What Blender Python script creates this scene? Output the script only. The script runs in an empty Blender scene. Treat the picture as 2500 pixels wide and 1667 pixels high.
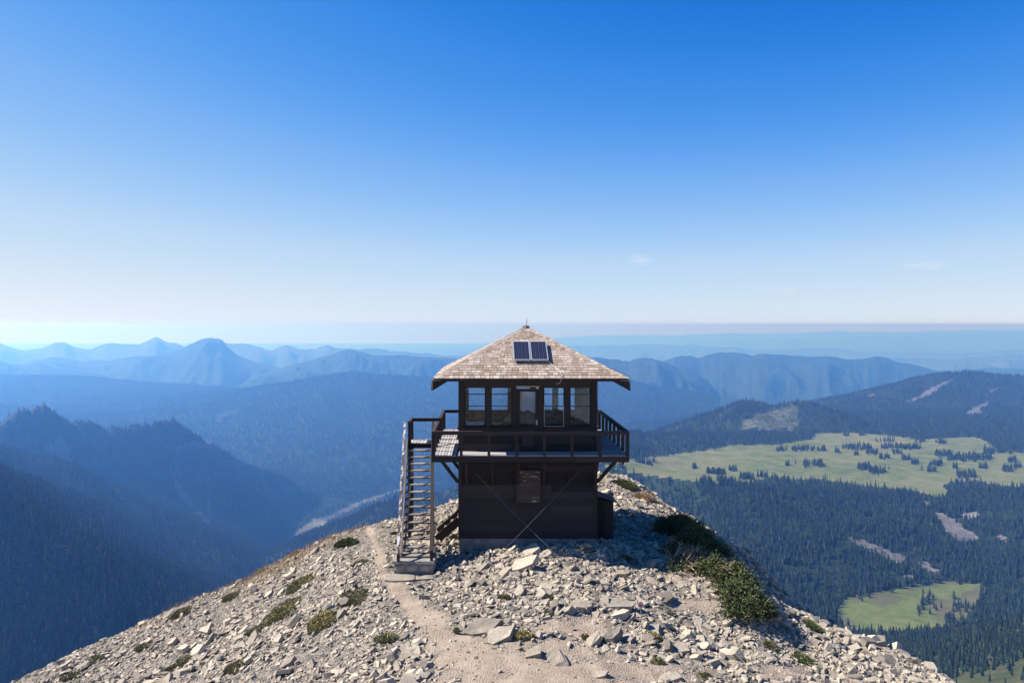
import bpy, bmesh, math, random
import numpy as np
from mathutils import Vector, Matrix

random.seed(7)
rng = np.random.default_rng(7)
scene = bpy.context.scene
COL = scene.collection
R = math.radians

# ------------------------------------------------------------------ camera
F, PX0, PY0, CZ = 1893.0, 1189.0, 792.0, 7.0      # focal length in photo pixels, vanishing point, eye height
cam_data = bpy.data.cameras.new('camera')
cam_data.sensor_width = 36.0
cam_data.lens = F / 2500.0 * 36.0
cam_data.shift_x = (1250.0 - PX0) / 2500.0
cam_data.shift_y = -(833.5 - PY0) / 2500.0
cam_data.clip_start, cam_data.clip_end = 0.1, 300000.0
cam = bpy.data.objects.new('camera', cam_data)
cam.location = (0, 0, CZ)
cam.rotation_euler = (R(90), 0, 0)
COL.objects.link(cam)
scene.camera = cam

# ------------------------------------------------------------------ light
SUN_EL, SUN_BACK = R(45), R(9)                     # sun from the left, a little behind the tower
sun_dir = Vector((-math.cos(SUN_EL) * math.cos(SUN_BACK), math.cos(SUN_EL) * math.sin(SUN_BACK), math.sin(SUN_EL)))
sd = bpy.data.lights.new('sun', 'SUN')
sd.energy, sd.angle, sd.color = 4.8, R(0.53), (1.0, 0.955, 0.89)
sun = bpy.data.objects.new('sun', sd)
sun.rotation_euler = (-sun_dir).to_track_quat('-Z', 'Y').to_euler()
COL.objects.link(sun)

world = bpy.data.worlds.new('World')
scene.world = world
world.use_nodes = True
wt = world.node_tree
wt.nodes.clear()
w_out = wt.nodes.new('ShaderNodeOutputWorld')
w_bg = wt.nodes.new('ShaderNodeBackground')
w_sky = wt.nodes.new('ShaderNodeTexSky')
w_sky.sky_type = 'NISHITA'
w_sky.sun_disc = False
w_sky.sun_elevation = SUN_EL
w_sky.sun_rotation = math.atan2(sun_dir.x, sun_dir.y)
w_sky.altitude = 2200
w_sky.air_density, w_sky.dust_density, w_sky.ozone_density = 1.0, 0.6, 3.0
w_bg.inputs['Strength'].default_value = 0.10
wt.links.new(w_bg.outputs[0], w_out.inputs['Surface'])

def wnode(t, **kw):
    n = wt.nodes.new(t)
    for k, v in kw.items():
        setattr(n, k, v)
    return n

def wmath(op, a, b=None, c=None):
    n = wnode('ShaderNodeMath', operation=op)
    for i, v in enumerate((a, b, c)):
        if v is None:
            continue
        if isinstance(v, (int, float)):
            n.inputs[i].default_value = v
        else:
            wt.links.new(v, n.inputs[i])
    return n.outputs[0]

# the sky's hue follows its own brightness: deep blue where the clear sky is darkest, pale where it is brightest
EXPO = 1.15
w_tc = wnode('ShaderNodeTexCoord')
w_sep = wnode('ShaderNodeSeparateXYZ')
wt.links.new(w_tc.outputs['Generated'], w_sep.inputs[0])
w_dir = wnode('ShaderNodeCombineXYZ')              # from this height the horizon dips a little below level
wt.links.new(w_sep.outputs['X'], w_dir.inputs[0]); wt.links.new(w_sep.outputs['Y'], w_dir.inputs[1])
wt.links.new(wmath('MAXIMUM', wmath('ADD', w_sep.outputs['Z'], .014), .004), w_dir.inputs[2])
wt.links.new(w_dir.outputs[0], w_sky.inputs['Vector'])
w_sp = wnode('ShaderNodeSeparateColor')
wt.links.new(w_sky.outputs[0], w_sp.inputs[0])
w_rp = wnode('ShaderNodeValToRGB')
w_rp.color_ramp.interpolation = 'B_SPLINE'
SKY = ((0.0, (14, 80, 180)), (.165, (30, 116, 214)), (.20, (52, 136, 228)), (.25, (90, 160, 240)), (.30, (124, 179, 244)), (.37, (154, 198, 246)), (.46, (186, 216, 246)), (.60, (208, 227, 244)), (.78, (232, 239, 246)), (1.0, (240, 244, 248)))
while len(w_rp.color_ramp.elements) < len(SKY):
    w_rp.color_ramp.elements.new(.5)
for e, (p_, c_) in zip(w_rp.color_ramp.elements, SKY):
    e.position = p_
    e.color = tuple(((v_ / 255 + .055) / 1.055) ** 2.4 for v_ in c_) + (1,)
wt.links.new(wmath('MULTIPLY', w_sp.outputs[1], .1), w_rp.inputs[0])
w_cb = wnode('ShaderNodeVectorMath', operation='SCALE')
wt.links.new(w_rp.outputs[0], w_cb.inputs[0])
w_cb.inputs['Scale'].default_value = 1 / (2 ** EXPO) / 0.10
# a few thin small clouds far off over the horizon: soft noise patches on the sky itself
az = wmath('ARCTAN2', w_sep.outputs['X'], w_sep.outputs['Y'])
el = wmath('ARCSINE', w_sep.outputs['Z'])
w_cv = wnode('ShaderNodeCombineXYZ')
wt.links.new(wmath('MULTIPLY', az, 60.0), w_cv.inputs[0])
wt.links.new(wmath('MULTIPLY', el, 220.0), w_cv.inputs[1])
w_no = wnode('ShaderNodeTexNoise')
w_no.inputs['Scale'].default_value = 1.0
w_no.inputs['Detail'].default_value = 5.0
wt.links.new(w_cv.outputs[0], w_no.inputs['Vector'])
clouds = None
for (px, py, rx, ry, amt) in ((1925, 708, 24, 9, .28), (2260, 648, 60, 12, .22), (1566, 634, 40, 16, .30), (230, 790, 420, 11, .55),
                              (2130, 802, 45, 7, .5), (2300, 801, 160, 4, .35)):
    a0, e0 = math.atan((px - PX0) / F), math.atan((PY0 - py) / math.hypot(F, px - PX0))
    dx = wmath('DIVIDE', wmath('SUBTRACT', az, a0), rx / F)
    dy = wmath('DIVIDE', wmath('SUBTRACT', el, e0), ry / F)
    d = wmath('SQRT', wmath('ADD', wmath('MULTIPLY', dx, dx), wmath('MULTIPLY', dy, dy)))
    m = wmath('MAXIMUM', wmath('SUBTRACT', 1.0, d), 0.0)
    m = wmath('MULTIPLY', wmath('MINIMUM', wmath('MULTIPLY', m, wmath('MAXIMUM', wmath('MULTIPLY', wmath('SUBTRACT', w_no.outputs[0], 0.36), 6.0), 0.0)), 1.0), amt)
    clouds = m if clouds is None else wmath('MAXIMUM', clouds, m)
w_mix = wnode('ShaderNodeMix', data_type='RGBA')
wt.links.new(clouds, w_mix.inputs[0])
wt.links.new(w_cb.outputs[0], w_mix.inputs[6])
w_mix.inputs[7].default_value = (4.3, 4.35, 4.4, 1)
wt.links.new(w_mix.outputs[2], w_bg.inputs['Color'])

vs = scene.view_settings
vs.view_transform, vs.look, vs.gamma, vs.use_curve_mapping = 'Standard', 'None', 1.0, False
vs.exposure = EXPO
scene.cycles.volume_bounces = 2
scene.cycles.max_bounces = 8
scene.cycles.transparent_max_bounces = 16
scene.cycles.use_denoising = True

# ------------------------------------------------------------------ helpers
def P(px, py, Y):
    """world point at distance Y that stands at photo pixel (px, py)"""
    return np.array(((px - PX0) / F * Y, Y, CZ - (py - PY0) / F * Y))

_perm = rng.permutation(512)
_perm = np.concatenate([_perm, _perm, _perm])
_gr = rng.uniform(0, 2 * np.pi, 512)
_gx, _gy = np.cos(_gr), np.sin(_gr)

def perlin(x, y):
    x = np.asarray(x, float); y = np.asarray(y, float)
    xi, yi = np.floor(x).astype(int), np.floor(y).astype(int)
    xf, yf = x - xi, y - yi
    xi &= 511; yi &= 511
    u, v = xf * xf * xf * (xf * (xf * 6 - 15) + 10), yf * yf * yf * (yf * (yf * 6 - 15) + 10)
    def g(ix, iy, dx, dy):
        h = _perm[(_perm[ix & 511] + iy) & 511]
        return _gx[h] * dx + _gy[h] * dy
    a = g(xi, yi, xf, yf); b = g(xi + 1, yi, xf - 1, yf)
    c = g(xi, yi + 1, xf, yf - 1); d = g(xi + 1, yi + 1, xf - 1, yf - 1)
    return (a * (1 - u) + b * u) * (1 - v) + (c * (1 - u) + d * u) * v

def fbm(x, y, oct=4, lac=2.1, gain=.5):
    s, a = 0, 1.0
    for i in range(oct):
        s = s + a * perlin(x + 17.3 * i, y + 9.1 * i)
        x, y, a = x * lac, y * lac, a * gain
    return s

def ridged(x, y, oct=4):
    s, a = 0, 1.0
    for i in range(oct):
        s = s + a * (1 - 2.2 * np.abs(perlin(x + 31.7 * i, y + 5.3 * i)))
        x, y, a = x * 2.1, y * 2.1, a * .5
    return s

def new_mesh(name, verts, faces, mat=None, smooth=False):
    me = bpy.data.meshes.new(name)
    me.from_pydata([tuple(v) for v in verts], [], [tuple(f) for f in faces])
    if mat is not None:
        for mm in (mat if isinstance(mat, (list, tuple)) else [mat]):
            me.materials.append(mm)
    if smooth:
        me.polygons.foreach_set('use_smooth', [True] * len(me.polygons))
    me.update()
    return me

def np_mesh(name, V, FA, mat=None, smooth=False):
    """fast mesh from numpy vertices and equal-sized faces"""
    V = np.asarray(V, np.float32); FA = np.asarray(FA, np.int32)
    me = bpy.data.meshes.new(name)
    n, k = FA.shape
    me.vertices.add(len(V)); me.vertices.foreach_set('co', V.ravel())
    me.loops.add(n * k); me.loops.foreach_set('vertex_index', FA.ravel())
    me.polygons.add(n)
    me.polygons.foreach_set('loop_start', np.arange(0, n * k, k, dtype=np.int32))
    me.polygons.foreach_set('loop_total', np.full(n, k, np.int32))
    me.polygons.foreach_set('use_smooth', np.full(n, bool(smooth)))
    if mat is not None:
        for mm in (mat if isinstance(mat, (list, tuple)) else [mat]):
            me.materials.append(mm)
    me.update(calc_edges=True)
    return me

def set_attr(me, name, vals):
    a = me.attributes.new(name, 'FLOAT', 'POINT')
    a.data.foreach_set('value', np.asarray(vals, np.float32))

def link(name, me, parent=None, loc=None, kind=None):
    o = bpy.data.objects.new(name, me)
    COL.objects.link(o)
    if parent is not None:
        o.parent = parent
    if loc is not None:
        o.location = loc
    if kind:
        o['kind'] = kind
    return o

def tag(o, label, cat, group=None):
    o['label'], o['category'] = label, cat
    if group:
        o['group'] = group
    return o

def empty(name, loc, label, cat, group=None):
    o = bpy.data.objects.new(name, None)
    o.empty_display_size = .3
    COL.objects.link(o)
    o.location = loc
    return tag(o, label, cat, group)

# ------------------------------------------------------------------ materials
class Mat:
    def __init__(s, name, rough=.7, spec=.3):
        s.m = bpy.data.materials.new(name); s.m.use_nodes = True
        s.nt = s.m.node_tree
        s.b = s.nt.nodes['Principled BSDF']
        s.b.inputs['Roughness'].default_value = rough
        s.b.inputs['Specular IOR Level'].default_value = spec
    def n(s, t, ins=None, **kw):
        n = s.nt.nodes.new(t)
        for k, v in kw.items():
            setattr(n, k, v)
        for k, v in (ins or {}).items():
            s.put(n.inputs[k], v)
        return n
    def put(s, sock, v):
        if isinstance(v, bpy.types.NodeSocket):
            s.nt.links.new(v, sock)
        elif isinstance(v, tuple) and len(v) == 3 and sock.type == 'RGBA':
            sock.default_value = (*v, 1)
        else:
            sock.default_value = v
    def obj(s):
        return s.n('ShaderNodeTexCoord').outputs['Object']
    def scaled(s, vec, sc):
        return s.n('ShaderNodeMapping', {'Vector': vec, 'Scale': sc}).outputs[0]
    def noise(s, vec, scale, detail=4, rough=.6):
        return s.n('ShaderNodeTexNoise', {'Vector': vec, 'Scale': scale, 'Detail': detail, 'Roughness': rough}).outputs[0]
    def ramp(s, fac, stops):
        r = s.n('ShaderNodeValToRGB', {'Fac': fac})
        el = r.color_ramp.elements
        while len(el) < len(stops):
            el.new(.5)
        for e, (p, c) in zip(el, stops):
            e.position, e.color = p, (*c, 1)
        return r.outputs[0]
    def mix(s, f, a, b, mode='MIX'):
        n = s.n('ShaderNodeMix', data_type='RGBA', blend_type=mode)
        s.put(n.inputs[0], f); s.put(n.inputs[6], a); s.put(n.inputs[7], b)
        return n.outputs[2]
    def math(s, op, a, b=0.0, c=0.0, clamp=False):
        n = s.n('ShaderNodeMath', operation=op, use_clamp=clamp)
        s.put(n.inputs[0], a); s.put(n.inputs[1], b); s.put(n.inputs[2], c)
        return n.outputs[0]
    def step(s, v, lo, hi):
        n = s.n('ShaderNodeMapRange', {'Value': v, 'From Min': lo, 'From Max': hi}, clamp=True)
        return n.outputs[0]
    def rnd(s):
        """a random value for each object and each loose piece"""
        a = s.n('ShaderNodeObjectInfo').outputs['Random']
        b = s.n('ShaderNodeNewGeometry').outputs['Random Per Island']
        return s.math('FRACT', s.math('ADD', a, b))
    def attr(s, name):
        return s.n('ShaderNodeAttribute', attribute_name=name).outputs['Fac']
    def bump(s, h, strength=.4, dist=.02):
        s.put(s.b.inputs['Normal'], s.n('ShaderNodeBump', {'Height': h, 'Strength': strength, 'Distance': dist}).outputs[0])
    def base(s, c):
        s.put(s.b.inputs['Base Color'], c)
        return s.m

def wood(name, c0, c1, wear, wear_amt, rough=.75, wv=(1.1, 1.1, 5.5)):
    k = Mat(name, rough, .25)
    v = k.obj()
    a = k.noise(k.scaled(v, (3, 3, 9)), 3, 6, .65)
    r = k.rnd()
    col = k.mix(k.math('ADD', k.math('MULTIPLY', a, .35), k.math('MULTIPLY', r, .65)), c0, c1)
    w = k.noise(k.scaled(v, wv), 2.6, 8, .72)
    col = k.mix(k.step(w, 1 - wear_amt, 1.04 - wear_amt), col, wear)
    k.bump(a, .3, .01)
    return k.base(col)

M = {}
M['dark'] = wood('dark_brown_boards', (.008, .0055, .005), (.062, .044, .040), (.17, .13, .11), .31)
M['dark2'] = wood('dark_brown_timber', (.020, .013, .011), (.045, .030, .026), (.24, .19, .16), .33)
M['inside'] = wood('cabin_interior_wood', (.022, .020, .015), (.045, .038, .028), (.09, .08, .06), .3)
M['deck'] = wood('grey_deck_boards', (.22, .20, .19), (.40, .37, .35), (.10, .08, .07), .36, .85)
M['tread'] = wood('worn_stair_tread', (.11, .085, .072), (.26, .22, .19), (.06, .042, .036), .40, .85)
M['peel'] = wood('peeling_white_paint', (.36, .32, .30), (.54, .50, .47), (.07, .046, .04), .54, .8, (3.5, 1.3, 1.3))
M['newwood'] = wood('bare_yellow_wood', (.42, .27, .14), (.55, .38, .22), (.3, .2, .1), .3)
M['shutter'] = wood('worn_shutter_boards', (.05, .034, .028), (.085, .058, .046), (.36, .27, .19), .41)

k = Mat('cedar_shingles', .85, .15)
v = k.obj()
g = k.noise(k.scaled(v, (40, 6, 6)), 1.0, 4, .6)
c = k.ramp(k.rnd(), [(0, (.24, .175, .125)), (.3, (.33, .25, .185)), (.7, (.40, .315, .245)), (1, (.50, .42, .345))])
c = k.mix(.5, c, k.ramp(g, [(.25, (.5, .5, .5)), (.75, (1, 1, 1))]), 'MULTIPLY')
k.bump(g, .35, .006)
M['shingle'] = k.base(c)

k = Mat('concrete', .9, .2)
v = k.obj()
a = k.noise(v, 6, 8, .7)
k.bump(k.noise(v, 40, 5, .7), .4, .01)
M['concrete'] = k.base(k.ramp(a, [(.3, (.15, .13, .11)), (.7, (.32, .285, .24))]))

k = Mat('window_glass', .02, .5)
nt = k.nt
tr = k.n('ShaderNodeBsdfTransparent', {'Color': (.90, .94, .95)})
gl = k.n('ShaderNodeBsdfGlossy', {'Color': (1, 1, 1), 'Roughness': .02})
df = k.n('ShaderNodeBsdfDiffuse', {'Color': (.6, .62, .65)})
fr = k.n('ShaderNodeFresnel', {'IOR': 1.45})
sm = k.step(k.noise(k.scaled(k.obj(), (1.2, 1.2, .8)), 2.2, 5, .6), .52, .85)
m1 = k.n('ShaderNodeMixShader', {0: fr.outputs[0], 1: tr.outputs[0], 2: gl.outputs[0]})
m2 = k.n('ShaderNodeMixShader', {0: k.math('MULTIPLY', sm, .12), 1: m1.outputs[0], 2: df.outputs[0]})
nt.links.new(m2.outputs[0], nt.nodes['Material Output'].inputs['Surface'])
M['glass'] = k.m

k = Mat('solar_cells', .25, .08)
v = k.n('ShaderNodeTexCoord').outputs['UV']
sp = k.n('ShaderNodeSeparateXYZ', {'Vector': v})
def lines(axis, n, w):
    f = k.math('FRACT', k.math('MULTIPLY', sp.outputs[axis], n))
    return k.math('LESS_THAN', f, w)
ln = k.math('MAXIMUM', lines(0, 4, .07), lines(1, 9, .06))
bus = k.math('MULTIPLY', lines(0, 8, .10), .35)
M['cells'] = k.base(k.mix(k.math('MAXIMUM', k.math('MULTIPLY', ln, .5), bus), k.mix(k.noise(k.scaled(v, (20, 2, 1)), 2, 3), (.006, .008, .022), (.014, .018, .042)), (.16, .165, .19)))

def plain(name, col, rough=.6, metal=0.0, var=.25):
    k = Mat(name, rough, .4)
    k.b.inputs['Metallic'].default_value = metal
    a = k.noise(k.obj(), 9, 4)
    return k.base(k.mix(k.math('MULTIPLY', a, var), col, tuple(x * .35 for x in col)))
M['alu'] = plain('aluminium_frame', (.44, .45, .47), .45, .5)
M['steel'] = plain('galvanised_wire', (.13, .12, .12), .6, .3)
M['black'] = plain('black_rubber', (.012, .012, .013), .5)
M['conduit'] = plain('pale_conduit', (.36, .33, .30), .6)
M['white'] = plain('white_paint', (.78, .78, .76), .5)
M['cloth'] = plain('grey_lilac_cloth', (.78, .76, .80), .9, 0, .3)
k = Mat('grey_lilac_cloth', .9)
d_ = k.n('ShaderNodeBsdfDiffuse', {'Color': (.74, .72, .78)}); t_ = k.n('ShaderNodeBsdfTranslucent', {'Color': (.74, .72, .78)})
mx = k.n('ShaderNodeMixShader', {0: .45, 1: d_.outputs[0], 2: t_.outputs[0]})
k.nt.links.new(mx.outputs[0], k.nt.nodes['Material Output'].inputs['Surface'])
M['cloth'] = k.m
M['olive'] = plain('olive_canvas', (.085, .080, .055), .9, 0, .8)
M['navy'] = plain('dark_blue_fabric', (.02, .025, .04), .9, 0, .8)
M['tan'] = plain('tan_fabric', (.22, .17, .11), .9, 0, .8)
M['red'] = plain('red_print', (.60, .05, .06), .5, 0, .1)

k = Mat('grey_rock', .92, .2)
v = k.obj()
a = k.noise(v, 5, 8, .65)
bb = k.noise(v, 1.1, 3)
c = k.ramp(k.rnd(), [(0, (.17, .155, .138)), (.3, (.30, .275, .24)), (.75, (.41, .375, .325)), (1, (.50, .45, .385))])
c = k.mix(1.0, c, (.93, .875, .785), 'MULTIPLY')
c = k.mix(.75, c, k.ramp(a, [(.28, (.50, .48, .46)), (.55, (.95, .93, .90)), (.8, (1.15, 1.08, 1))]), 'MULTIPLY')
c = k.mix(k.math('MULTIPLY', k.step(bb, .5, .7), .4), c, (.42, .33, .25))
c = k.mix(k.math('MULTIPLY', k.step(k.noise(v, 2.3, 6, .7), .58, .70), .5), c, (.13, .14, .13))
k.bump(k.math('ADD', a, k.noise(v, 24, 5, .7)), .55, .03)
M['rock'] = k.base(c)

k = Mat('summit_soil', .95, .1)
v = k.obj()
a = k.noise(v, 2.2, 8, .7)
fine = k.noise(v, 30, 6, .75)
grey = k.ramp(fine, [(.3, (.12, .104, .086)), (.55, (.215, .188, .155)), (.75, (.32, .28, .232))])
vc = k.n('ShaderNodeTexVoronoi', {'Vector': v, 'Scale': 11.0}).outputs['Color']
grey = k.mix(.8, grey, k.ramp(vc, [(.2, (.45, .44, .42)), (.6, (1, 1, 1)), (.9, (1.5, 1.45, 1.38))]), 'MULTIPLY')
tan = k.ramp(a, [(.3, (.26, .195, .14)), (.6, (.36, .285, .215)), (.8, (.42, .345, .27))])
tan = k.mix(.45, tan, k.ramp(fine, [(.3, (.62, .60, .58)), (.6, (1, 1, 1))]), 'MULTIPLY')
c = k.mix(k.step(k.math('ADD', k.attr('dirt'), k.math('MULTIPLY', k.math('SUBTRACT', a, .5), .9)), .2, .75), grey, tan)
vo = k.n('ShaderNodeTexVoronoi', {'Vector': v, 'Scale': 28.0}).outputs['Distance']
vo2 = k.n('ShaderNodeTexVoronoi', {'Vector': v, 'Scale': 11.0}).outputs['Distance']
k.bump(k.math('ADD', k.math('SUBTRACT', k.math('MULTIPLY', vo, .8), k.math('MULTIPLY', vo2, k.math('MULTIPLY', k.math('SUBTRACT', 1.0, k.attr('dirt'), clamp=True), 1.5))), fine), .8, .03)
M['soil'] = k.base(c)

def foliage(name, stops, rough=.75):
    k = Mat(name, rough, .2)
    c = k.ramp(k.rnd(), stops)
    k.b.inputs['Subsurface Weight'].default_value = 0
    return k.base(c)
M['conifer'] = foliage('conifer_needles', [(0, (.005, .013, .009)), (.45, (.011, .024, .014)), (.8, (.022, .037, .018)), (.985, (.038, .050, .026)), (1, (.085, .078, .062))])
M['bark'] = plain('conifer_bark', (.07, .055, .045), .9)
M['krumm'] = foliage('krummholz_needles', [(0, (.030, .042, .016)), (.5, (.068, .082, .028)), (1, (.135, .135, .055))])
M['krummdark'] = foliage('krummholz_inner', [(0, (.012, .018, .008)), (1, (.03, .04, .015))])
M['deadtwig'] = foliage('dead_twigs', [(0, (.16, .09, .06)), (.6, (.34, .22, .15)), (1, (.46, .35, .26))])
M['cushion'] = foliage('cushion_leaves', [(0, (.10, .095, .046)), (.5, (.19, .175, .088)), (1, (.30, .26, .155))])
M['heath'] = foliage('heath_leaves', [(0, (.045, .06, .025)), (.5, (.10, .115, .046)), (1, (.18, .175, .085))])
M['drygrass'] = foliage('dry_grass', [(0, (.26, .15, .09)), (.5, (.38, .26, .16)), (1, (.48, .38, .22))])
M['yellow'] = plain('yellow_petals', (.55, .38, .07), .7, 0, .4)
M['whitepetal'] = plain('white_petals', (.75, .73, .66), .7, 0, .1)

def terrain_mat(name, stops, scale, bumpd=3.0, rock=None):
    k = Mat(name, .95, .08)
    v = k.obj()
    a = k.noise(v, scale, 8, .7)
    big = k.noise(v, scale * .12, 4, .5)
    c = k.ramp(k.math('ADD', k.math('MULTIPLY', a, .65), k.math('MULTIPLY', big, .35)), stops)
    if rock:
        at = k.attr('rock')
        rk = k.mix(k.step(at, .75, .92), tuple(x * .45 for x in rock), rock)  # the dark variant carries the backlit shade of the crags in its colour
        c = k.mix(k.step(k.math('ADD', at, k.math('MULTIPLY', k.math('SUBTRACT', a, .5), .8)), .4, .7), c, rk)
    k.bump(a, .7, bumpd)
    return k.base(c)
M['forestfloor'] = terrain_mat('forest_floor', [(.3, (.010, .018, .011)), (.55, (.022, .032, .017)), (.75, (.044, .054, .028))], .035, 6, (.095, .092, .092))
M['meadow'] = terrain_mat('meadow_grass', [(.36, (.045, .062, .020)), (.45, (.082, .100, .034)), (.53, (.118, .122, .050)), (.59, (.145, .130, .066)), (.68, (.22, .185, .12))], .018, 1)
M['basin'] = terrain_mat('basin_grass', [(.36, (.052, .070, .020)), (.48, (.086, .106, .032)), (.56, (.110, .120, .044)), (.68, (.150, .140, .066))], .03, 1)
M['drybasin'] = terrain_mat('dry_basin_ground', [(.35, (.060, .068, .030)), (.5, (.085, .080, .044)), (.7, (.120, .105, .068))], .03, 1)
M['dullgrass'] = terrain_mat('dull_hill_grass', [(.34, (.024, .034, .013)), (.48, (.046, .052, .022)), (.58, (.078, .070, .036)), (.7, (.15, .12, .08))], .05, 1)
M['talus'] = terrain_mat('talus_blocks', [(.35, (.035, .034, .034)), (.5, (.11, .105, .10)), (.65, (.20, .195, .195))], .09, 5)
M['knoll'] = terrain_mat('bare_knoll', [(.40, (.018, .026, .015)), (.5, (.046, .056, .032)), (.60, (.105, .10, .085))], .045, 4)
M['gravelbar'] = terrain_mat('river_gravel', [(.40, (.025, .032, .022)), (.5, (.075, .072, .068)), (.62, (.18, .17, .168))], .02, 1)
M['lake'] = plain('lake_water', (.02, .09, .12), .08)
M['farforest'] = terrain_mat('far_forest', [(.32, (.010, .020, .013)), (.52, (.022, .035, .020)), (.72, (.046, .056, .034))], .010, 18, (.24, .21, .18))
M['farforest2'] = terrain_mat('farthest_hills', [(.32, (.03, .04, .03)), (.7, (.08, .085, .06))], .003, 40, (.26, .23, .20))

# ------------------------------------------------------------------ summit knoll
def tps_fit(pts, smooth=1e-3):
    pts = np.asarray(pts, float)
    A = pts[:, :2]; z = pts[:, 2]; n = len(pts)
    sc = np.abs(A).max()
    B = A / sc
    d2 = ((B[:, None] - B[None]) ** 2).sum(-1)
    K = np.where(d2 > 0, .5 * d2 * np.log(d2 + 1e-30), 0) + smooth * np.eye(n)
    Q = np.hstack([np.ones((n, 1)), B])
    L = np.block([[K, Q], [Q.T, np.zeros((3, 3))]])
    w = np.linalg.solve(L, np.concatenate([z, np.zeros(3)]))
    def ev(x, y):
        x = np.asarray(x, float) / sc; y = np.asarray(y, float) / sc
        out = w[n] + w[n + 1] * x + w[n + 2] * y
        for i in range(n):
            d2 = (x - B[i, 0]) ** 2 + (y - B[i, 1]) ** 2
            out = out + w[i] * .5 * d2 * np.log(d2 + 1e-30)
        return out
    return ev

SIL = [(30, 1668, 22), (140, 1619, 22.5), (230, 1576, 23), (340, 1534, 23.5), (434, 1489, 24), (514, 1457, 24.5), (659, 1393, 25.5), (719, 1361, 26),
       (808, 1317, 27), (884, 1291, 28), (969, 1273, 29), (1060, 1246, 30.5), (1120, 1222, 31.5), (1200, 1197, 32), (1300, 1177, 32.5),
       (1400, 1167, 32.5), (1500, 1162, 32.5), (1564, 1181, 32), (1598, 1215, 31.5), (1683, 1266, 30.5), (1730, 1306, 29.5), (1793, 1340, 28.3),
       (1853, 1384, 26.8), (1891, 1434, 25.5), (1946, 1485, 24.3), (2023, 1531, 23), (2112, 1565, 21.8), (2223, 1616, 20.5), (2316, 1670, 19.3)]
ctrl = []
for (px, py, d) in SIL:
    ctrl.append(P(px, py, d))
    for dd, drop in ((3.5, .9), (9, 5.0), (18, 15.0)):
        p = P(px, py, d + dd); p[2] -= drop
        ctrl.append(p)
for q in ((961, 1412, 21.2), (1050, 1412, 21.2), (1120, 1345, 23.7), (1290, 1333, 23.7), (1457, 1322, 23.8), (850, 1400, 22), (1250, 1667, 14.7), (1050, 1450, 20),
          (700, 1660, 16.2), (300, 1662, 19.2), (1900, 1660, 16.6), (2100, 1660, 18.2), (1700, 1660, 15.8), (1750, 1550, 19.5), (1600, 1400, 22), (1500, 1368, 22.7),
          (1620, 1330, 25.5), (1550, 1250, 28.5), (700, 1450, 22.8), (500, 1560, 21), (950, 1560, 17.3), (850, 1330, 25.5), (1565, 1500, 19), (1300, 1352, 22.7),
          (1750, 1405, 22.3), (1815, 1480, 20.5), (1700, 1332, 25.5), (1950, 1570, 20.0), (1120, 1290, 27), (1040, 1330, 24.5), (1500, 1310, 25.5), (1290, 1290, 27.5)):
    ctrl.append(P(*q))
for (x, y, z) in ((0, 10, -6.4), (0, 5, -5.6), (0, 1, -3.2), (8, 5, -8), (-8, 5, -8), (10, 12, -8.6), (-9, 12, -8.6), (17, 12, -12.5), (-17, 12, -12.5),
                  (-19, 24, -15), (20, 24, -15), (-22, 14, -17), (22, 14, -17)):
    ctrl.append(np.array((x, y, z + CZ)))
tps = tps_fit(ctrl, 2e-5)

GX0, GX1, GY0, GY1, GS = -24.0, 24.0, 2.0, 50.0, 0.14
gx = np.arange(GX0, GX1 + 1e-6, GS); gy = np.arange(GY0, GY1 + 1e-6, GS)
GXX, GYY = np.meshgrid(gx, gy)
GZ = tps(GXX, GYY)
near = np.exp(-((GXX - 1.3) / 3.6) ** 4 - ((GYY - 26) / 3.0) ** 4)
GZ += (.11 * fbm(GXX * .55, GYY * .55, 3) + .07 * ridged(GXX * 1.1 + 40, GYY * 1.5, 3) * (1 - .6 * near)) - .05

def bil(A, x, y):
    fx = np.clip((np.asarray(x) - GX0) / GS, 0, len(gx) - 1.001); fy = np.clip((np.asarray(y) - GY0) / GS, 0, len(gy) - 1.001)
    i, j = fx.astype(int), fy.astype(int)
    a, b = fx - i, fy - j
    return (A[j, i] * (1 - a) + A[j, i + 1] * a) * (1 - b) + (A[j + 1, i] * (1 - a) + A[j + 1, i + 1] * a) * b
def gz(x, y):
    return bil(GZ, x, y)
DZY, DZX = np.gradient(GZ, GS)

def ground_at(px, py, lo=10.0, hi=36.0):
    """first hit of the view ray through a photo pixel with the knoll"""
    Y = np.arange(lo, hi, .03)
    X = (px - PX0) / F * Y
    Z = CZ - (py - PY0) / F * Y
    below = np.nonzero(gz(X, Y) >= Z)[0]
    i = below[0] if len(below) else np.argmin(np.abs(gz(X, Y) - Z))
    return X[i], Y[i], float(gz(X[i], Y[i]))

def to_px(x, y, z):
    return PX0 + x / y * F, PY0 + (CZ - z) / y * F

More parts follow.
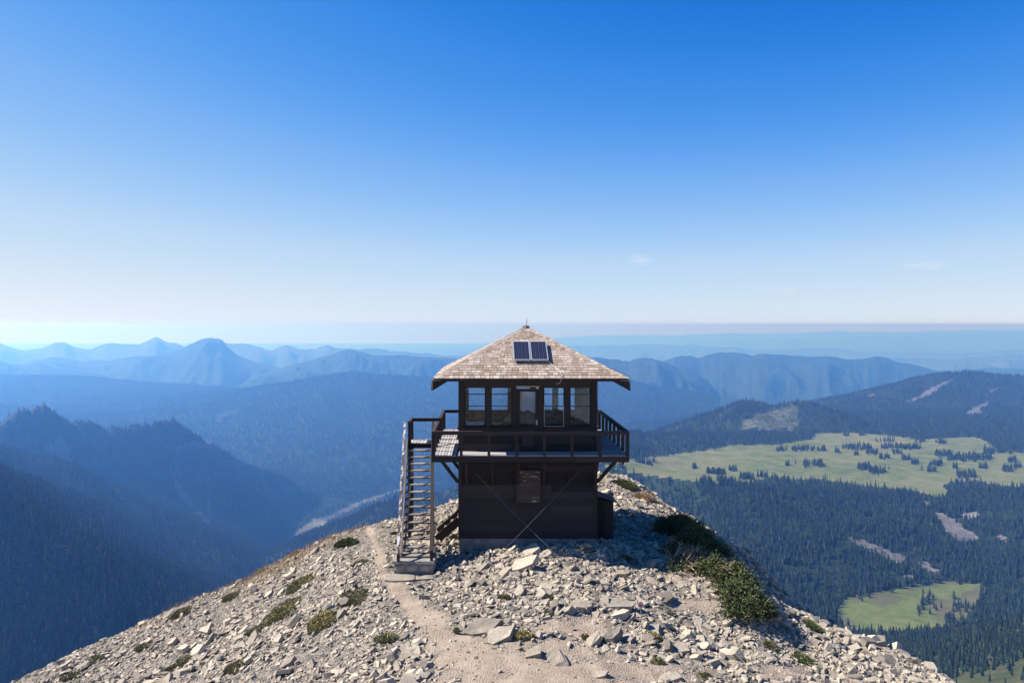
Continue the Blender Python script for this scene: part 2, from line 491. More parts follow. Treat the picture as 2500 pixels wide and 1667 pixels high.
PATH = [(900, 1285, 8), (925, 1345, 11), (932, 1400, 15), (985, 1455, 26), (1040, 1510, 34), (1095, 1570, 50), (1165, 1620, 85), (1280, 1660, 120), (1400, 1672, 150)]
def dirt_mask(px, py):
    d = np.full(np.shape(px), 9.0)
    for (a, b) in zip(PATH[:-1], PATH[1:]):
        ax, ay, aw = a; bx, by, bw = b
        t = np.clip(((px - ax) * (bx - ax) + (py - ay) * (by - ay)) / ((bx - ax) ** 2 + (by - ay) ** 2), 0, 1)
        w = aw + t * (bw - aw)
        d = np.minimum(d, np.hypot(px - ax - t * (bx - ax), (py - ay - t * (by - ay)) * 1.5) / w)
    for (cx, cy, rx, ry) in ((1420, 1530, 90, 22), (1350, 1585, 100, 28), (1520, 1640, 170, 30), (1690, 1478, 60, 14), (1660, 1405, 45, 12), (1900, 1640, 60, 15)):
        d = np.minimum(d, np.hypot((px - cx) / rx, (py - cy) / ry))
    d = d + .8 * fbm(px * .021, py * .035, 4)
    return np.clip((1.55 - d) * .9, 0, 1)

gpx, gpy = to_px(GXX, np.maximum(GYY, 3), GZ)
G_DIRT = dirt_mask(gpx, gpy) * np.where(gpy < 1425, .75, 1)

def grid_faces(nr, nc):
    i = np.arange(nr - 1)[:, None] * nc + np.arange(nc - 1)[None]
    return np.stack([i, i + 1, i + nc + 1, i + nc], -1).reshape(-1, 4)

me = np_mesh('summit_ground', np.stack([GXX, GYY, GZ], -1).reshape(-1, 3), grid_faces(len(gy), len(gx)), M['soil'], True)
set_attr(me, 'dirt', G_DIRT.ravel())
ground = link('summit_ground', me, kind='structure')

# ------------------------------------------------------------------ stones
def stone_proto(n, flat, seed):
    """a broken slab: an uneven polygon with slanted, cut-off sides"""
    r = random.Random(seed)
    ang = sorted(r.uniform(0, 6.283) + 0 * i for i in range(n))
    ang = [6.283 * i / n + r.uniform(-.38, .38) * 6.283 / n for i in range(n)]
    rad = [r.uniform(.62, 1.05) for _ in range(n)]
    tx, ty = r.uniform(-.35, .35) * flat, r.uniform(-.35, .35) * flat
    V = []
    for lev in (-1, 1):
        sh = r.uniform(.72, .98) if lev > 0 else 1.0
        ox, oy = (r.uniform(-.12, .12), r.uniform(-.12, .12)) if lev > 0 else (0, 0)
        for a_, q in zip(ang, rad):
            x, y = math.cos(a_) * q * sh + ox, math.sin(a_) * q * sh + oy
            V.append((x, y, flat * lev + (tx * x + ty * y + r.uniform(-.12, .12) * flat) * (lev > 0)))
    bm = bmesh.new()
    for v in V:
        bm.verts.new(v)
    res = bmesh.ops.convex_hull(bm, input=bm.verts)
    bmesh.ops.delete(bm, geom=[e for e in res['geom_interior'] if isinstance(e, bmesh.types.BMVert)], context='VERTS')
    bmesh.ops.triangulate(bm, faces=bm.faces)
    bm.verts.index_update()
    V = np.array([v.co[:] for v in bm.verts]); T = np.array([[v.index for v in f.verts] for f in bm.faces])
    bm.free()
    return V, T

PROTO = [stone_proto(4 + i % 4, (.10, .16, .24, .36)[(i // 2) % 4], 100 + i) for i in range(24)]

def rot_to_normal(n, yaw):
    """rotation matrices (N,3,3) whose z axis is n, spun by yaw"""
    n = n / np.linalg.norm(n, axis=1, keepdims=True)
    c, s = np.cos(yaw), np.sin(yaw)
    t = np.stack([c, s, np.zeros_like(c)], 1)
    t = t - (t * n).sum(1, keepdims=True) * n
    t /= np.linalg.norm(t, axis=1, keepdims=True)
    b = np.cross(n, t)
    return np.stack([t, b, n], 2)

def visible_zone(x, y):
    px, py = to_px(x, y, gz(x, y))
    return (px > -60) & (px < 2560) & (py < 1720)

def foot(x, y):
    """True where the tower, its stairs or blocks stand"""
    a = (x > -.95) & (x < 3.45) & (y > 23.75) & (y < 28.1)
    b = (x > -2.75) & (x < -1.45) & (y > 21.0) & (y < 21.95)
    c = (x > 3.3) & (x < 4.15) & (y > 24.4) & (y < 25.6)
    return a | b | c

N0 = 240000
sx = rng.uniform(-18, 18, N0); sy = 12.5 + 23 * rng.uniform(0, 1, N0)
spx, spy = to_px(sx, sy, gz(sx, sy))
keep = visible_zone(sx, sy) & ~foot(sx, sy) & (sy < np.interp(spx, [q[0] for q in SIL], [q[2] for q in SIL]) + .8)
dm = dirt_mask(spx, spy) * np.where(spy < 1425, .55, 1)
keep &= rng.uniform(0, 1, N0) > dm * .66
clump = fbm(sx * .35 + 9, sy * .35, 3)
size = np.exp(rng.normal(np.log(.0345), .62, N0)) * (1 + .5 * clump)
size *= np.where(spx < 1000, .86, 1.12)
size *= np.where(dm > .35, .42, 1)
size = np.clip(size, .014, .24)
grav = np.exp(-((spx - 905) / 60) ** 2 - ((spy - 1330) / 70) ** 2)
size *= 1 - .5 * grav
keep &= rng.uniform(0, 1, N0) < np.clip(1.0 - .35 * np.maximum(0, -clump * 1.4), .2, 1)
sx, sy, size, dm = sx[keep], sy[keep], size[keep], dm[keep]
N = len(sx)
nrm = np.stack([-bil(DZX, sx, sy), -bil(DZY, sx, sy), np.ones(N)], 1)
nrm += rng.normal(0, .42, (N, 3)) * np.array([1, 1, 0])
nrm += np.array([-.22, -.05, 0])
ROT = rot_to_normal(nrm, rng.uniform(0, 6.283, N))
sc = np.stack([size * rng.uniform(.9, 1.7, N), size * rng.uniform(.6, 1.05, N), size * rng.uniform(.6, 1.4, N)], 1)
pos = np.stack([sx, sy, gz(sx, sy) + size * rng.uniform(-.18, .36, N)], 1)
which = np.where(size < .032, 4 * rng.integers(0, len(PROTO) // 4, N), rng.integers(0, len(PROTO), N))
VV, FF, off = [], [], 0
for i, (V, T) in enumerate(PROTO):
    m = np.nonzero(which == i)[0]
    W = np.einsum('nij,nkj->nki', ROT[m], V[None] * sc[m][:, None]) + pos[m][:, None]
    VV.append(W.reshape(-1, 3))
    FF.append((T[None] + (off + np.arange(len(m)) * len(V))[:, None, None]).reshape(-1, 3))
    off += len(m) * len(V)
print('scree stones', N, 'tris', sum(len(f) for f in FF))
link('scree', np_mesh('scree', np.concatenate(VV), np.concatenate(FF), M['rock']), ground, kind='stuff')

# the larger stones, one object each
def rough_stone(V, T, seed, cuts=1, amp=.06):
    """a hull cut finer and roughened, for stones that show large"""
    bm = bmesh.new()
    vs_ = [bm.verts.new(v) for v in V]
    for t in T:
        bm.faces.new([vs_[i] for i in t])
    bmesh.ops.subdivide_edges(bm, edges=bm.edges, cuts=cuts, use_grid_fill=True)
    bmesh.ops.triangulate(bm, faces=bm.faces)
    r = random.Random(seed)
    bm.normal_update()
    for v_ in bm.verts:
        v_.co += v_.normal * r.uniform(-amp, amp)
    me = bpy.data.meshes.new('stone')
    bm.to_mesh(me); bm.free()
    me.materials.append(M['rock'])
    return me

STONE_ME = [rough_stone(V, T, 50 + i) for i, (V, T) in enumerate(PROTO)]
BIG = []   # px, py, width in px, height ratio, tilt x, tilt y, yaw, proto
BIG += [(1165, 1540, 66, .75, .1, -.25, .1, 2), (1225, 1560, 60, .8, .15, -.2, .4, 6), (1330, 1478, 22, 1.2, .3, -.9, 1.2, 1), (1352, 1612, 46, .8, .2, -.45, .7, 9),
        (1300, 1600, 34, .8, .1, -.3, .2, 5), (1445, 1570, 40, 1.1, .2, -.7, .9, 13), (1490, 1560, 46, 1.3, .1, -.5, .8, 3), (1500, 1480, 50, .8, .1, -.3, .2, 10),
        (1420, 1485, 42, .7, .2, -.2, .1, 14), (1270, 1385, 50, .9, .2, -.35, .3, 2), (1235, 1400, 28, 1, .3, -.3, .9, 7), (1170, 1392, 38, .7, .35, -.3, .5, 4),
        (1330, 1360, 30, 1, .2, -.5, .4, 11), (1300, 1352, 30, .9, .1, -.4, .9, 15), (1400, 1400, 40, .7, .2, -.25, .2, 16), (1560, 1478, 40, .8, .2, -.4, .3, 8),
        (1600, 1540, 34, .9, .1, -.4, .5, 12), (1700, 1520, 36, .9, .2, -.4, .2, 0), (1660, 1590, 34, .8, .1, -.5, .3, 5), (1780, 1600, 34, .8, .2, -.3, .7, 9),
        (1060, 1455, 22, .9, .1, -.3, .1, 1), (985, 1560, 22, 1, .2, -.4, .3, 6), (990, 1590, 30, .8, .2, -.4, .2, 10), (760, 1355, 26, 1, .2, -.5, .5, 3),
        (700, 1620, 30, .9, .3, -.4, .4, 13), (1460, 1650, 26, .8, .1, -.3, .2, 2), (1215, 1640, 16, 1, .2, -.4, .4, 8), (1640, 1660, 40, .8, .2, -.4, .6, 7)]
nb = 300 - len(BIG)
tries = 0
while nb > 0 and tries < 20000:
    tries += 1
    px, py = random.uniform(60, 2250), random.uniform(1240, 1665)
    x, y, z = ground_at(px, py) if random.random() < .35 else (0, 0, 0)
    if y == 0 or abs(to_px(x, y, z)[1] - py) > 6 or foot(np.array(x), np.array(y)) or dirt_mask(np.array(px), np.array(py)) > .5:
        continue
    w = random.uniform(6, 11) if px < 1000 else random.uniform(8, 17) if px < 1800 else random.uniform(6, 10)
    BIG.append((px, py, w, random.uniform(.45, .95), random.gauss(.15, .2), random.gauss(-.25, .25), random.uniform(0, 6.28), random.randrange(len(PROTO))))
    nb -= 1
for (px, py, w, hr, tx, ty, yaw, pi_) in BIG:
    x, y, z = ground_at(px, py)
    s = w / F * y
    o = link('stone', STONE_ME[pi_ % len(STONE_ME)], ground, (x, y, z + s * .06))
    n = np.array([[-float(bil(DZX, x, y)) + ty * .7, -float(bil(DZY, x, y)) - tx * .7, 1.0]])
    o.rotation_euler = Matrix(rot_to_normal(n, np.array([yaw]))[0].tolist()).to_euler()
    o.scale = (s * random.uniform(.95, 1.15), s * random.uniform(.6, .85), s * hr * .8)

# ------------------------------------------------------------------ valley terrain (one sheet from the slopes below to the near ridges)
def tent(X, Y, poly, sl, sr=None):
    """height of a ridge: crest height less slope times the plan distance to the crest line (sl left of the line, sr right of it)"""
    best = np.full(X.shape, -1e9)
    sr = sl if sr is None else sr
    for a, b in zip(poly[:-1], poly[1:]):
        dx, dy = b[0] - a[0], b[1] - a[1]
        L2 = dx * dx + dy * dy
        t = np.clip(((X - a[0]) * dx + (Y - a[1]) * dy) / L2, 0, 1)
        ex, ey = X - a[0] - t * dx, Y - a[1] - t * dy
        d = np.hypot(ex, ey)
        side = ex * dy - ey * dx              # > 0: to the right of the direction of travel
        best = np.maximum(best, a[2] + t * (b[2] - a[2]) - np.where(side > 0, sr, sl) * d)
    return best

def smax(a, b, kk):
    h = np.clip(.5 + .5 * (a - b) / kk, 0, 1)
    return b + (a - b) * h + kk * h * (1 - h)

NU, NY = 640, 480
U = np.linspace(-.80, .84, NU)
YR = np.exp(np.linspace(np.log(420), np.log(14600), NY))
TU, TY = np.meshgrid(U, YR)
TX = TU * TY

base_pts = []
LF = 1.5                                           # how much farther the left-hand valleys lie than first laid out
def bp(px, py, Y):
    base_pts.append(P(px, py, Y * (LF if px < 1720 else 1)))
def bw(x, y, z):
    f = LF if x < 251 else 1
    base_pts.append(np.array((x * f, y * f, z * f + CZ)))
for q in ((-150, 915, 7500), (0, 916, 7500), (204, 920, 7500), (272, 931, 7500), (350, 941, 7500), (463, 936, 7800), (531, 943, 7800), (580, 949, 7700), (640, 945, 7700),
          (750, 930, 7300), (863, 911, 7000), (914, 918, 7000), (1000, 923, 7000), (1065, 926, 7000), (1250, 960, 7000), (1400, 980, 7000), (1475, 1010, 7000),
          (1570, 1040, 7000), (1627, 1060, 6800), (1690, 1075, 6500),
          (100, 990, 6000), (400, 1000, 5800), (640, 1012, 5600), (800, 1030, 5500), (1000, 1050, 5300), (600, 1090, 4800), (850, 1100, 4700), (1000, 1130, 4500),
          (1200, 1060, 5300), (1400, 1050, 5300), (740, 1334, 3000), (765, 1304, 3150), (800, 1278, 3350), (850, 1257, 3600), (893, 1233, 3850), (940, 1212, 4100), (1000, 1185, 4300),
          (600, 1400, 2600), (560, 1480, 2250), (480, 1600, 1900)):
    bp(*q)
for q in ((-6000, 9600, -900), (-3000, 9600, -920), (0, 9600, -880),
          (0, 3200, -780), (200, 4200, -830), (300, 3400, -620), (-300, 1200, -640), (-250, 700, -420), (-300, 1800, -760), (0, 500, -250), (0, 900, -420), (200, 1500, -540), (150, 2100, -520),
          (-900, 500, -500), (-1300, 900, -700), (-2500, 3500, -600), (-3500, 5000, -500),
          (330, 2450, -485), (330, 3000, -490), (450, 3500, -500), (300, 1900, -530), (400, 1700, -575)):
    bw(*q)
for x in (600, 1000, 1500, 2000, 2500):
    for y in (2300, 2700, 3100, 3500):
        if x / y < .85:
            bw(x, y, -480 + (6 if y == 3100 else 0))
for q in ((600, 1950, -528), (1000, 1950, -530), (1500, 1950, -500), (700, 1720, -580), (900, 1740, -585), (1150, 1740, -584), (680, 1600, -586), (850, 1550, -587), (1050, 1600, -585),
          (780, 1460, -586), (1400, 1700, -540), (1300, 1450, -500),
          (900, 4200, -640), (600, 4300, -760), (1300, 5200, -640), (900, 5500, -860), (2000, 4300, -500), (2600, 4300, -490), (3200, 4500, -470), (3500, 7500, -900), (5500, 7500, -760), (1900, 6200, -760), (2600, 6400, -790), (2600, 9000, -1120), (3400, 9000, -1100), (4500, 11000, -1250), (3000, 13000, -1350), (6000, 13500, -1250), (9500, 13500, -1250), (1600, 5400, -640)):
    bw(*q)
for q in ((2066, 1545, 1330), (2112, 1566, 1250), (2300, 1534, 1250), (2392, 1511, 1200), (2500, 1486, 1100), (2350, 1584, 950), (2500, 1560, 800), (2300, 1640, 780), (2500, 1642, 600), (2420, 1667, 600),
          (2200, 1640, 900)):
    bp(*q)
TZ = tps_fit(base_pts, 1e-5)(TX, TY)
RIDGES = {
    'l7': ([(-200, 1040, 900), (-60, 1105, 1080), (0, 1135, 1200), (119, 1178, 1450), (204, 1208, 1600), (272, 1229, 1800), (353, 1256, 2100), (425, 1311, 2300), (502, 1338, 2500), (545, 1380, 2650)], .55, .80),
    'l6': ([(-200, 1045, 1500), (-100, 1060, 1700), (0, 1080, 1900), (64, 1089, 2000), (140, 1119, 2100), (212, 1149, 2250), (289, 1174, 2400), (353, 1195, 2500), (400, 1225, 2650), (468, 1259, 2800), (510, 1293, 2900),
             (574, 1331, 3000), (640, 1352, 3050)], .5, .62),
    'l5': ([(-250, 1060, 2300), (-100, 1045, 2400), (0, 1025, 2500), (25, 1015, 2600), (47, 1002, 2650), (80, 1005, 2700), (87, 995, 2720), (106, 991, 2740), (131, 1002, 2780), (178, 1045, 2850), (187, 1023, 2870), (212, 1016, 2900),
             (238, 1025, 2930), (263, 1048, 2960), (276, 1028, 2980), (297, 1038, 3000), (310, 1038, 3030), (365, 1026, 3100), (421, 1018, 3180), (450, 1038, 3250), (527, 1081, 3400), (595, 1123, 3550), (663, 1144, 3700), (723, 1174, 3850),
             (787, 1204, 4000), (872, 1221, 4200)], .95, 1.0),
    'l8': ([(775, 1335, 2550), (808, 1293, 2500), (850, 1272, 2450), (914, 1246, 2400), (974, 1213, 2330), (1063, 1191, 2250), (1250, 1165, 2200), (1400, 1160, 2150)], .8, .45),
    'l4': ([(863, 911, 7000), (914, 918, 7000), (1000, 923, 7000), (1065, 926, 7000), (1250, 907, 7000), (1400, 910, 7000), (1475, 929, 7000), (1538, 948, 6900), (1570, 967, 6850), (1627, 1021, 6700), (1678, 1054, 6500), (1720, 1090, 6300)], .3, .15),
    'r5a': ([(1600, 1075, 3600), (1661, 1060, 3700), (1721, 1037, 3900), (1772, 1012, 4100), (1806, 983, 4300), (1840, 972, 4400), (1878, 990, 4450), (1930, 1010, 4500)], .40, .40),
    'r5b': ([(1760, 1045, 3800), (1850, 1002, 3900), (1878, 991, 4000), (1938, 977, 4000), (1968, 979, 4000), (2010, 1000, 3950), (2091, 1028, 3900)], .34, .34),
    'r5c': ([(2040, 1038, 4200), (2116, 1013, 4300), (2172, 1004, 4400), (2223, 1021, 4400), (2290, 1038, 4400), (2500, 1054, 4300), (2700, 1060, 4300)], .26, .26),
    'r4': ([(1830, 1100, 4300), (1930, 1048, 4700), (2031, 1002, 5000), (2095, 974, 5300), (2180, 953, 5500), (2223, 928, 5600), (2287, 910, 5700), (2329, 910, 5700), (2393, 906, 5700), (2457, 915, 5700), (2500, 919, 5700), (2700, 935, 5700)], .34, .24),
    'r4b': ([(2060, 1000, 6000), (2091, 967, 6300), (2117, 954, 6400), (2165, 950, 6500), (2250, 990, 6500)], .22, .3),
}
wobx = 45 * fbm(TX / 420, TY / 420, 4); woby = 45 * fbm(TX / 420 + 50, TY / 420, 4)
steep = np.zeros_like(TZ)
for key, (poly, sl, sr) in RIDGES.items():
    wq = .15 if key == 'l5' else .5
    t = tent(TX + wobx * wq, TY + woby * wq, [P(q[0], q[1], q[2] * (LF if key[0] == 'l' else 1)) for q in poly], sl, sr)
    if key == 'l5':
        t = t + np.where(TU < -.36, 30 * ridged(TX / 75, TY / 110, 4) * np.exp(-np.maximum(0, CZ - 420 - t) / 150), 0) - 15 * (TU < -.36)
    steep = np.where(t > TZ + 10, max(sl, sr), steep)
    kk_ = {'l5': 8.0, 'l4': 30.0}.get(key, 22.0 if key[0] == 'l' else 14.0)
    TZ = smax(t, TZ, kk_) - kk_ * .14
flat = np.exp(-np.maximum(0, 1 - steep * 3))
TZ += (7 * fbm(TX / 160, TY / 160, 4) + 16 * ridged(TX / 420, TY / 420, 3) * np.clip(steep * 1.6, 0, 1) - 10 * np.clip(steep * 1.6, 0, 1)) * np.clip(steep * 1.5 + .12, 0, 1) * np.clip(TY / 2500, .4, 1.4)
TZ += np.where((TY > 5800) & (TU < .22), 34 * ridged(TX / 1200, TY / 1200, 4) - 20, 0) * np.clip((TY - 5800) / 1400, 0, 1) * np.clip((11400 - TY) / 1400, .12, 1)
TPX, TPY = PX0 + TU * F, PY0 + (CZ - TZ) / TY * F

def in_poly(px, py, poly):
    px = np.asarray(px); py = np.asarray(py)
    inside = np.zeros(px.shape, bool)
    n = len(poly)
    for i in range(n):
        x1, y1 = poly[i]; x2, y2 = poly[(i + 1) % n]
        c = ((y1 > py) != (y2 > py)) & (px < (x2 - x1) * (py - y1) / (y2 - y1 + 1e-12) + x1)
        inside ^= c
    return inside

C4 = lambda pts: [(1500 + x * .4252, 780 + y * .4252) for x, y in pts]
C5 = lambda pts: [(1500 + x * .4252, 1167 + y * .4252) for x, y in pts]
C3 = lambda pts: [(x * .4252, 780 + y * .4252) for x, y in pts]
MEADOW = C4([(-60, 850), (60, 800), (240, 790), (400, 768), (630, 735), (660, 722), (900, 722), (1120, 690), (1160, 655), (1330, 650), (1560, 665), (1750, 690), (2060, 676), (2130, 700), (2180, 735), (2270, 752), (2352, 775), (2500, 785),
             (2500, 985), (2352, 968), (2200, 955), (2080, 925), (1960, 935), (1880, 950), (1900, 985), (1925, 1015), (1850, 1025), (1770, 1005), (1700, 985), (1590, 975), (1470, 960), (1380, 950),
             (1300, 935), (1160, 920), (960, 915), (880, 905), (760, 945), (620, 950), (500, 940), (380, 925), (240, 915), (60, 880)])
BASIN = C5([(1330, 690), (1500, 655), (1700, 622), (1900, 605), (2110, 606), (2112, 650), (2070, 735), (2035, 800), (1930, 850), (1860, 865), (1500, 890), (1340, 880), (1260, 830), (1290, 740)])
GREEN = C5([(1340, 880), (1400, 800), (1560, 745), (1660, 700), (1740, 650), (1900, 625), (2110, 612), (2112, 650), (1950, 690), (1880, 700), (1760, 690), (1720, 730), (1760, 790), (1860, 840), (1860, 865), (1500, 890)])
OPEN_GRASS = C5([(1850, 1190), (1950, 1150), (2060, 1130), (2180, 1090), (2352, 1040), (2600, 985), (2600, 1300), (1750, 1300)])
GRASSHILL = C5([(1560, 1120), (1700, 1060), (1850, 1000), (2000, 930), (2150, 860), (2352, 790), (2600, 700), (2600, 1300), (1560, 1300)])
TALUS = [C4([(1830, 1115), (1900, 1120), (1960, 1160), (2010, 1200), (2070, 1235), (2100, 1265), (2050, 1285), (1980, 1290), (1930, 1255), (1890, 1200)]),
         C4([(2000, 1110), (2090, 1100), (2085, 1135), (2030, 1155), (1985, 1135)]), C4([(2190, 1245), (2245, 1240), (2250, 1285), (2205, 1280)]),
         C4([(1325, 1245), (1400, 1270), (1500, 1290), (1600, 1340), (1680, 1375), (1670, 1415), (1590, 1395), (1500, 1345), (1400, 1320)]),
         C4([(1740, 1395), (1800, 1405), (1870, 1445), (1850, 1470), (1760, 1430)]), C4([(1640, 1465), (1700, 1470), (1720, 1495), (1650, 1490)]),
         C4([(1775, 1040), (1810, 1055), (1815, 1085), (1780, 1070)])]
BARE = [C4([(700, 640), (730, 590), (850, 540), (1020, 500), (1060, 530), (1060, 600), (1030, 640), (850, 645)])]           # bare patch on the middle hill
CLIFF = [C4([(1650, 478), (1740, 440), (1820, 385), (1950, 335), (1960, 345), (1880, 385), (1800, 440), (1720, 470)]), C4([(2010, 535), (2080, 500), (2140, 470), (2150, 490), (2100, 520), (2130, 545), (2050, 550)]),
         C4([(1445, 440), (1490, 420), (1500, 430), (1455, 455)]), C4([(2140, 420), (2200, 385), (2205, 395), (2150, 430)])]
RIVER = [(668, 1362), (690, 1320), (730, 1290), (765, 1268), (800, 1262), (830, 1245), (870, 1226), (900, 1216), (960, 1198), (1000, 1186), (1000, 1191), (950, 1208), (905, 1224), (860, 1243), (835, 1256), (795, 1278),
         (770, 1300), (765, 1325), (735, 1350), (700, 1362)]
SLIDE = [C3([(230, 745), (270, 700), (350, 660), (420, 700), (400, 780), (470, 830), (560, 880), (500, 870), (400, 830), (320, 790)]), C3([(700, 900), (1090, 690), (1250, 700), (1200, 740), (1000, 760)]),
         C3([(980, 850), (1020, 900), (1120, 1060), (1210, 1180), (1180, 1180), (1080, 1080), (1000, 960)])]
jx, jy = 9 * fbm(TX / 60, TY / 60, 3), 4 * fbm(TX / 60 + 30, TY / 60, 3)
def vis_field(px, py, polys):
    m = np.zeros(np.shape(px), bool)
    for p in polys:
        m |= in_poly(px, py, p)
    return m
def masks(px, py, Y):
    """which ground a point of the valley sheet has"""
    md = in_poly(px, py, MEADOW) & (Y > 2050) & (Y < 4300)
    ba = in_poly(px, py, BASIN) & (Y > 1380) & (Y < 1900)
    gr = in_poly(px, py, GREEN) & ba
    gh = in_poly(px, py, GRASSHILL) & (Y < 1250)
    ta = vis_field(px, py, TALUS) & (Y > 1380) & (Y < 2350)
    ri = in_poly(px, py, RIVER) & (Y > 4000) & (Y < 7000)
    bare = vis_field(px, py, BARE) & (Y > 3500) & (Y < 4300)
    cl = vis_field(px, py, CLIFF) & (Y > 4400) & (Y < 7000)
    sl = vis_field(px, py, SLIDE) & (Y > 3300) & (Y < 6500)
    return md, ba, gr, gh, ta, ri, bare, cl, sl
md, ba, gr, gh, ta, ri, bare, cl, sl = masks(TPX + jx * 1.1, TPY + jy * 1.0, TY)
gr = in_poly(TPX + 34 * fbm(TX / 90, TY / 90, 3), TPY + 14 * fbm(TX / 90 + 9, TY / 90, 3), GREEN) & ba
gr |= ba & (fbm(TX / 120 + 3, TY / 170, 4) > .06)
rockv = np.where(cl, 1.0, np.where(sl, .84, np.where(bare, 0.0, 0.0)))
rockv = np.maximum(rockv, np.clip((TZ - CZ + 520) / 90, 0, .6) * ((TU < -.4) & (TY > 3600) & (TY < 4900)))
allf = grid_faces(NY, NU)
mid = allf[:, 0]
code = np.zeros(NU * NY, int)
for i, m in enumerate((md, ba & ~gr, gr, gh, ta, ri, bare), 1):
    code[m.ravel()] = i
fc = code[mid]
TV = np.stack([TX, TY, TZ], -1).reshape(-1, 3)
def sub_sheet(name, faces, mat, extra=None):
    idx, inv = np.unique(faces, return_inverse=True)
    me = np_mesh(name, TV[idx], inv.reshape(-1, 4), mat, True)
    if extra is not None:
        set_attr(me, 'rock', extra.ravel()[idx])
    return link(name, me, kind='structure')
sub_sheet('terrain', allf[fc == 0], M['forestfloor'], rockv)
sub_sheet('meadow', allf[fc == 1], M['meadow'])
sub_sheet('basin_ground', allf[fc == 2], M['drybasin'])
sub_sheet('basin_meadow', allf[fc == 3], M['basin'])
sub_sheet('grassy_hillside', allf[fc == 4], M['dullgrass'])
sub_sheet('talus_field', allf[fc == 5], M['talus'])
sub_sheet('knoll_slope', allf[fc == 7], M['knoll'])
sub_sheet('river_bed', allf[fc == 6], M['gravelbar'])

def tz_at(u, Y):
    fu = np.clip((u - U[0]) / (U[1] - U[0]), 0, NU - 1.001)
    fy = np.clip((np.log(Y) - np.log(YR[0])) / (np.log(YR[1]) - np.log(YR[0])), 0, NY - 1.001)
    i, j = fu.astype(int), fy.astype(int)
    a, b = fu - i, fy - j
    return (TZ[j, i] * (1 - a) + TZ[j, i + 1] * a) * (1 - b) + (TZ[j + 1, i] * (1 - a) + TZ[j + 1, i + 1] * a) * b

def terrain_hit(px, py, lo, hi):
    Y = np.linspace(lo, hi, 1200)
    u = np.full_like(Y, (px - PX0) / F)
    below = np.nonzero(tz_at(u, Y) >= CZ - (py - PY0) / F * Y)[0]
    i = below[0] if len(below) else 0
    return (px - PX0) / F, Y[i]

# small lake in the basin on the left
lu, ly = terrain_hit(555, 1014, 6500, 11000)
ang = np.linspace(0, 2 * np.pi, 24, endpoint=False)
lz = float(tz_at(np.array([lu]), np.array([ly]))[0]) + 9
lv = [(lu * ly + 60 * math.cos(a) * (1 + .2 * math.sin(3 * a)), ly + 200 * math.sin(a), lz) for a in ang]
link('lake', new_mesh('lake', lv, [tuple(range(24))], M['lake']), kind='structure')

# ------------------------------------------------------------------ far ranges
def far_range(name, crest, Yc, slope, front, back, mat, amp=.42, nx=320, rel=None, wl=None):
    """a mountain range whose crest follows the photo's skyline at distance Yc"""
    crest = np.array(crest, float)
    px = np.linspace(crest[0, 0], crest[-1, 0], nx)
    py = np.interp(px, crest[:, 0], crest[:, 1])
    py = np.convolve(np.pad(py, 1, mode='edge'), [.2, .6, .2], 'valid') + 2.2 * fbm(px / 34 + Yc, px * 0 + 3.3, 4)
    u = (px - PX0) / F
    rows = np.concatenate([np.linspace(-1, 0, 36) ** 1, np.linspace(0, 1, 9)[1:]])
    Yv = np.where(rows < 0, Yc + rows * front, Yc + rows * back)
    UU, YY = np.meshgrid(u, Yv)
    Zc = CZ - (py - PY0) / F * Yc
    dist = np.abs(YY - Yc)
    X = UU * YY
    wl = wl or front * .30
    spur = ridged(X / wl + Yc * .01, YY / (wl * 2.2), 4)
    damp = np.clip(dist / (front * .22), 0, 1)
    Z = Zc[None] - slope * dist * (1 + 0 * spur) + amp * slope * front * .45 * (spur - .6) * damp
    Z += (fbm(X / (wl * .22), YY / (wl * .22), 3) * amp * slope * front * .05)
    Z = np.where(YY > Yc, Zc[None] - slope * dist, Z)
    me = np_mesh(name, np.stack([X, YY, Z], -1).reshape(-1, 3), grid_faces(len(rows), nx), mat, True)
    rk = np.clip(spur - .75, 0, 1) * np.clip(1 - dist / (front * .35), 0, 1) * (rel if rel is not None else .45)
    set_attr(me, 'rock', rk.ravel())
    return link(name, me, kind='structure')

c3 = lambda *p: C3(p)
c4 = lambda *p: C4(p)
far_range('far_mountain_range', [(-150, 820)] + c3((0, 135), (60, 155), (120, 178), (225, 172), (270, 150), (320, 127), (345, 133), (370, 128), (430, 157), (480, 166), (530, 174), (570, 155), (615, 135), (700, 140), (800, 146), (850, 118), (895, 100), (950, 124), (1000, 132),
          (1060, 155), (1150, 145), (1280, 132), (1400, 140), (1480, 160), (1540, 173), (1570, 175), (1620, 153), (1660, 153), (1720, 170), (1800, 168), (1880, 145), (1920, 160), (1950, 162), (2080, 171), (2165, 165), (2240, 180), (2352, 186)) + [(1100, 868), (1250, 858), (1400, 862)],
          21500, .30, 6000, 3000, M['farforest2'])
far_range('mountain_ridge', [(-100, 870)] + c3((0, 285), (140, 252), (200, 235), (300, 212), (380, 222), (450, 238), (540, 240), (640, 235), (760, 216), (870, 205), (960, 190), (1050, 166), (1110, 135), (1180, 108), (1220, 112), (1262, 112), (1285, 125), (1300, 150), (1340, 180), (1380, 212),
          (1450, 240), (1560, 268), (1640, 290), (1800, 310), (2352, 330)), 15800, .30, 4400, 2500, M['farforest'])
far_range('mountain_ridge', c3((1200, 420), (1360, 370), (1500, 310), (1640, 271), (1740, 245), (1830, 221), (1890, 205), (1960, 175), (2010, 174), (2080, 186), (2130, 203), (2200, 206), (2260, 204), (2352, 209)) + [(1050, 872), (1120, 876), (1200, 885), (1350, 900)], 14200, .32, 3400, 2200, M['farforest'])
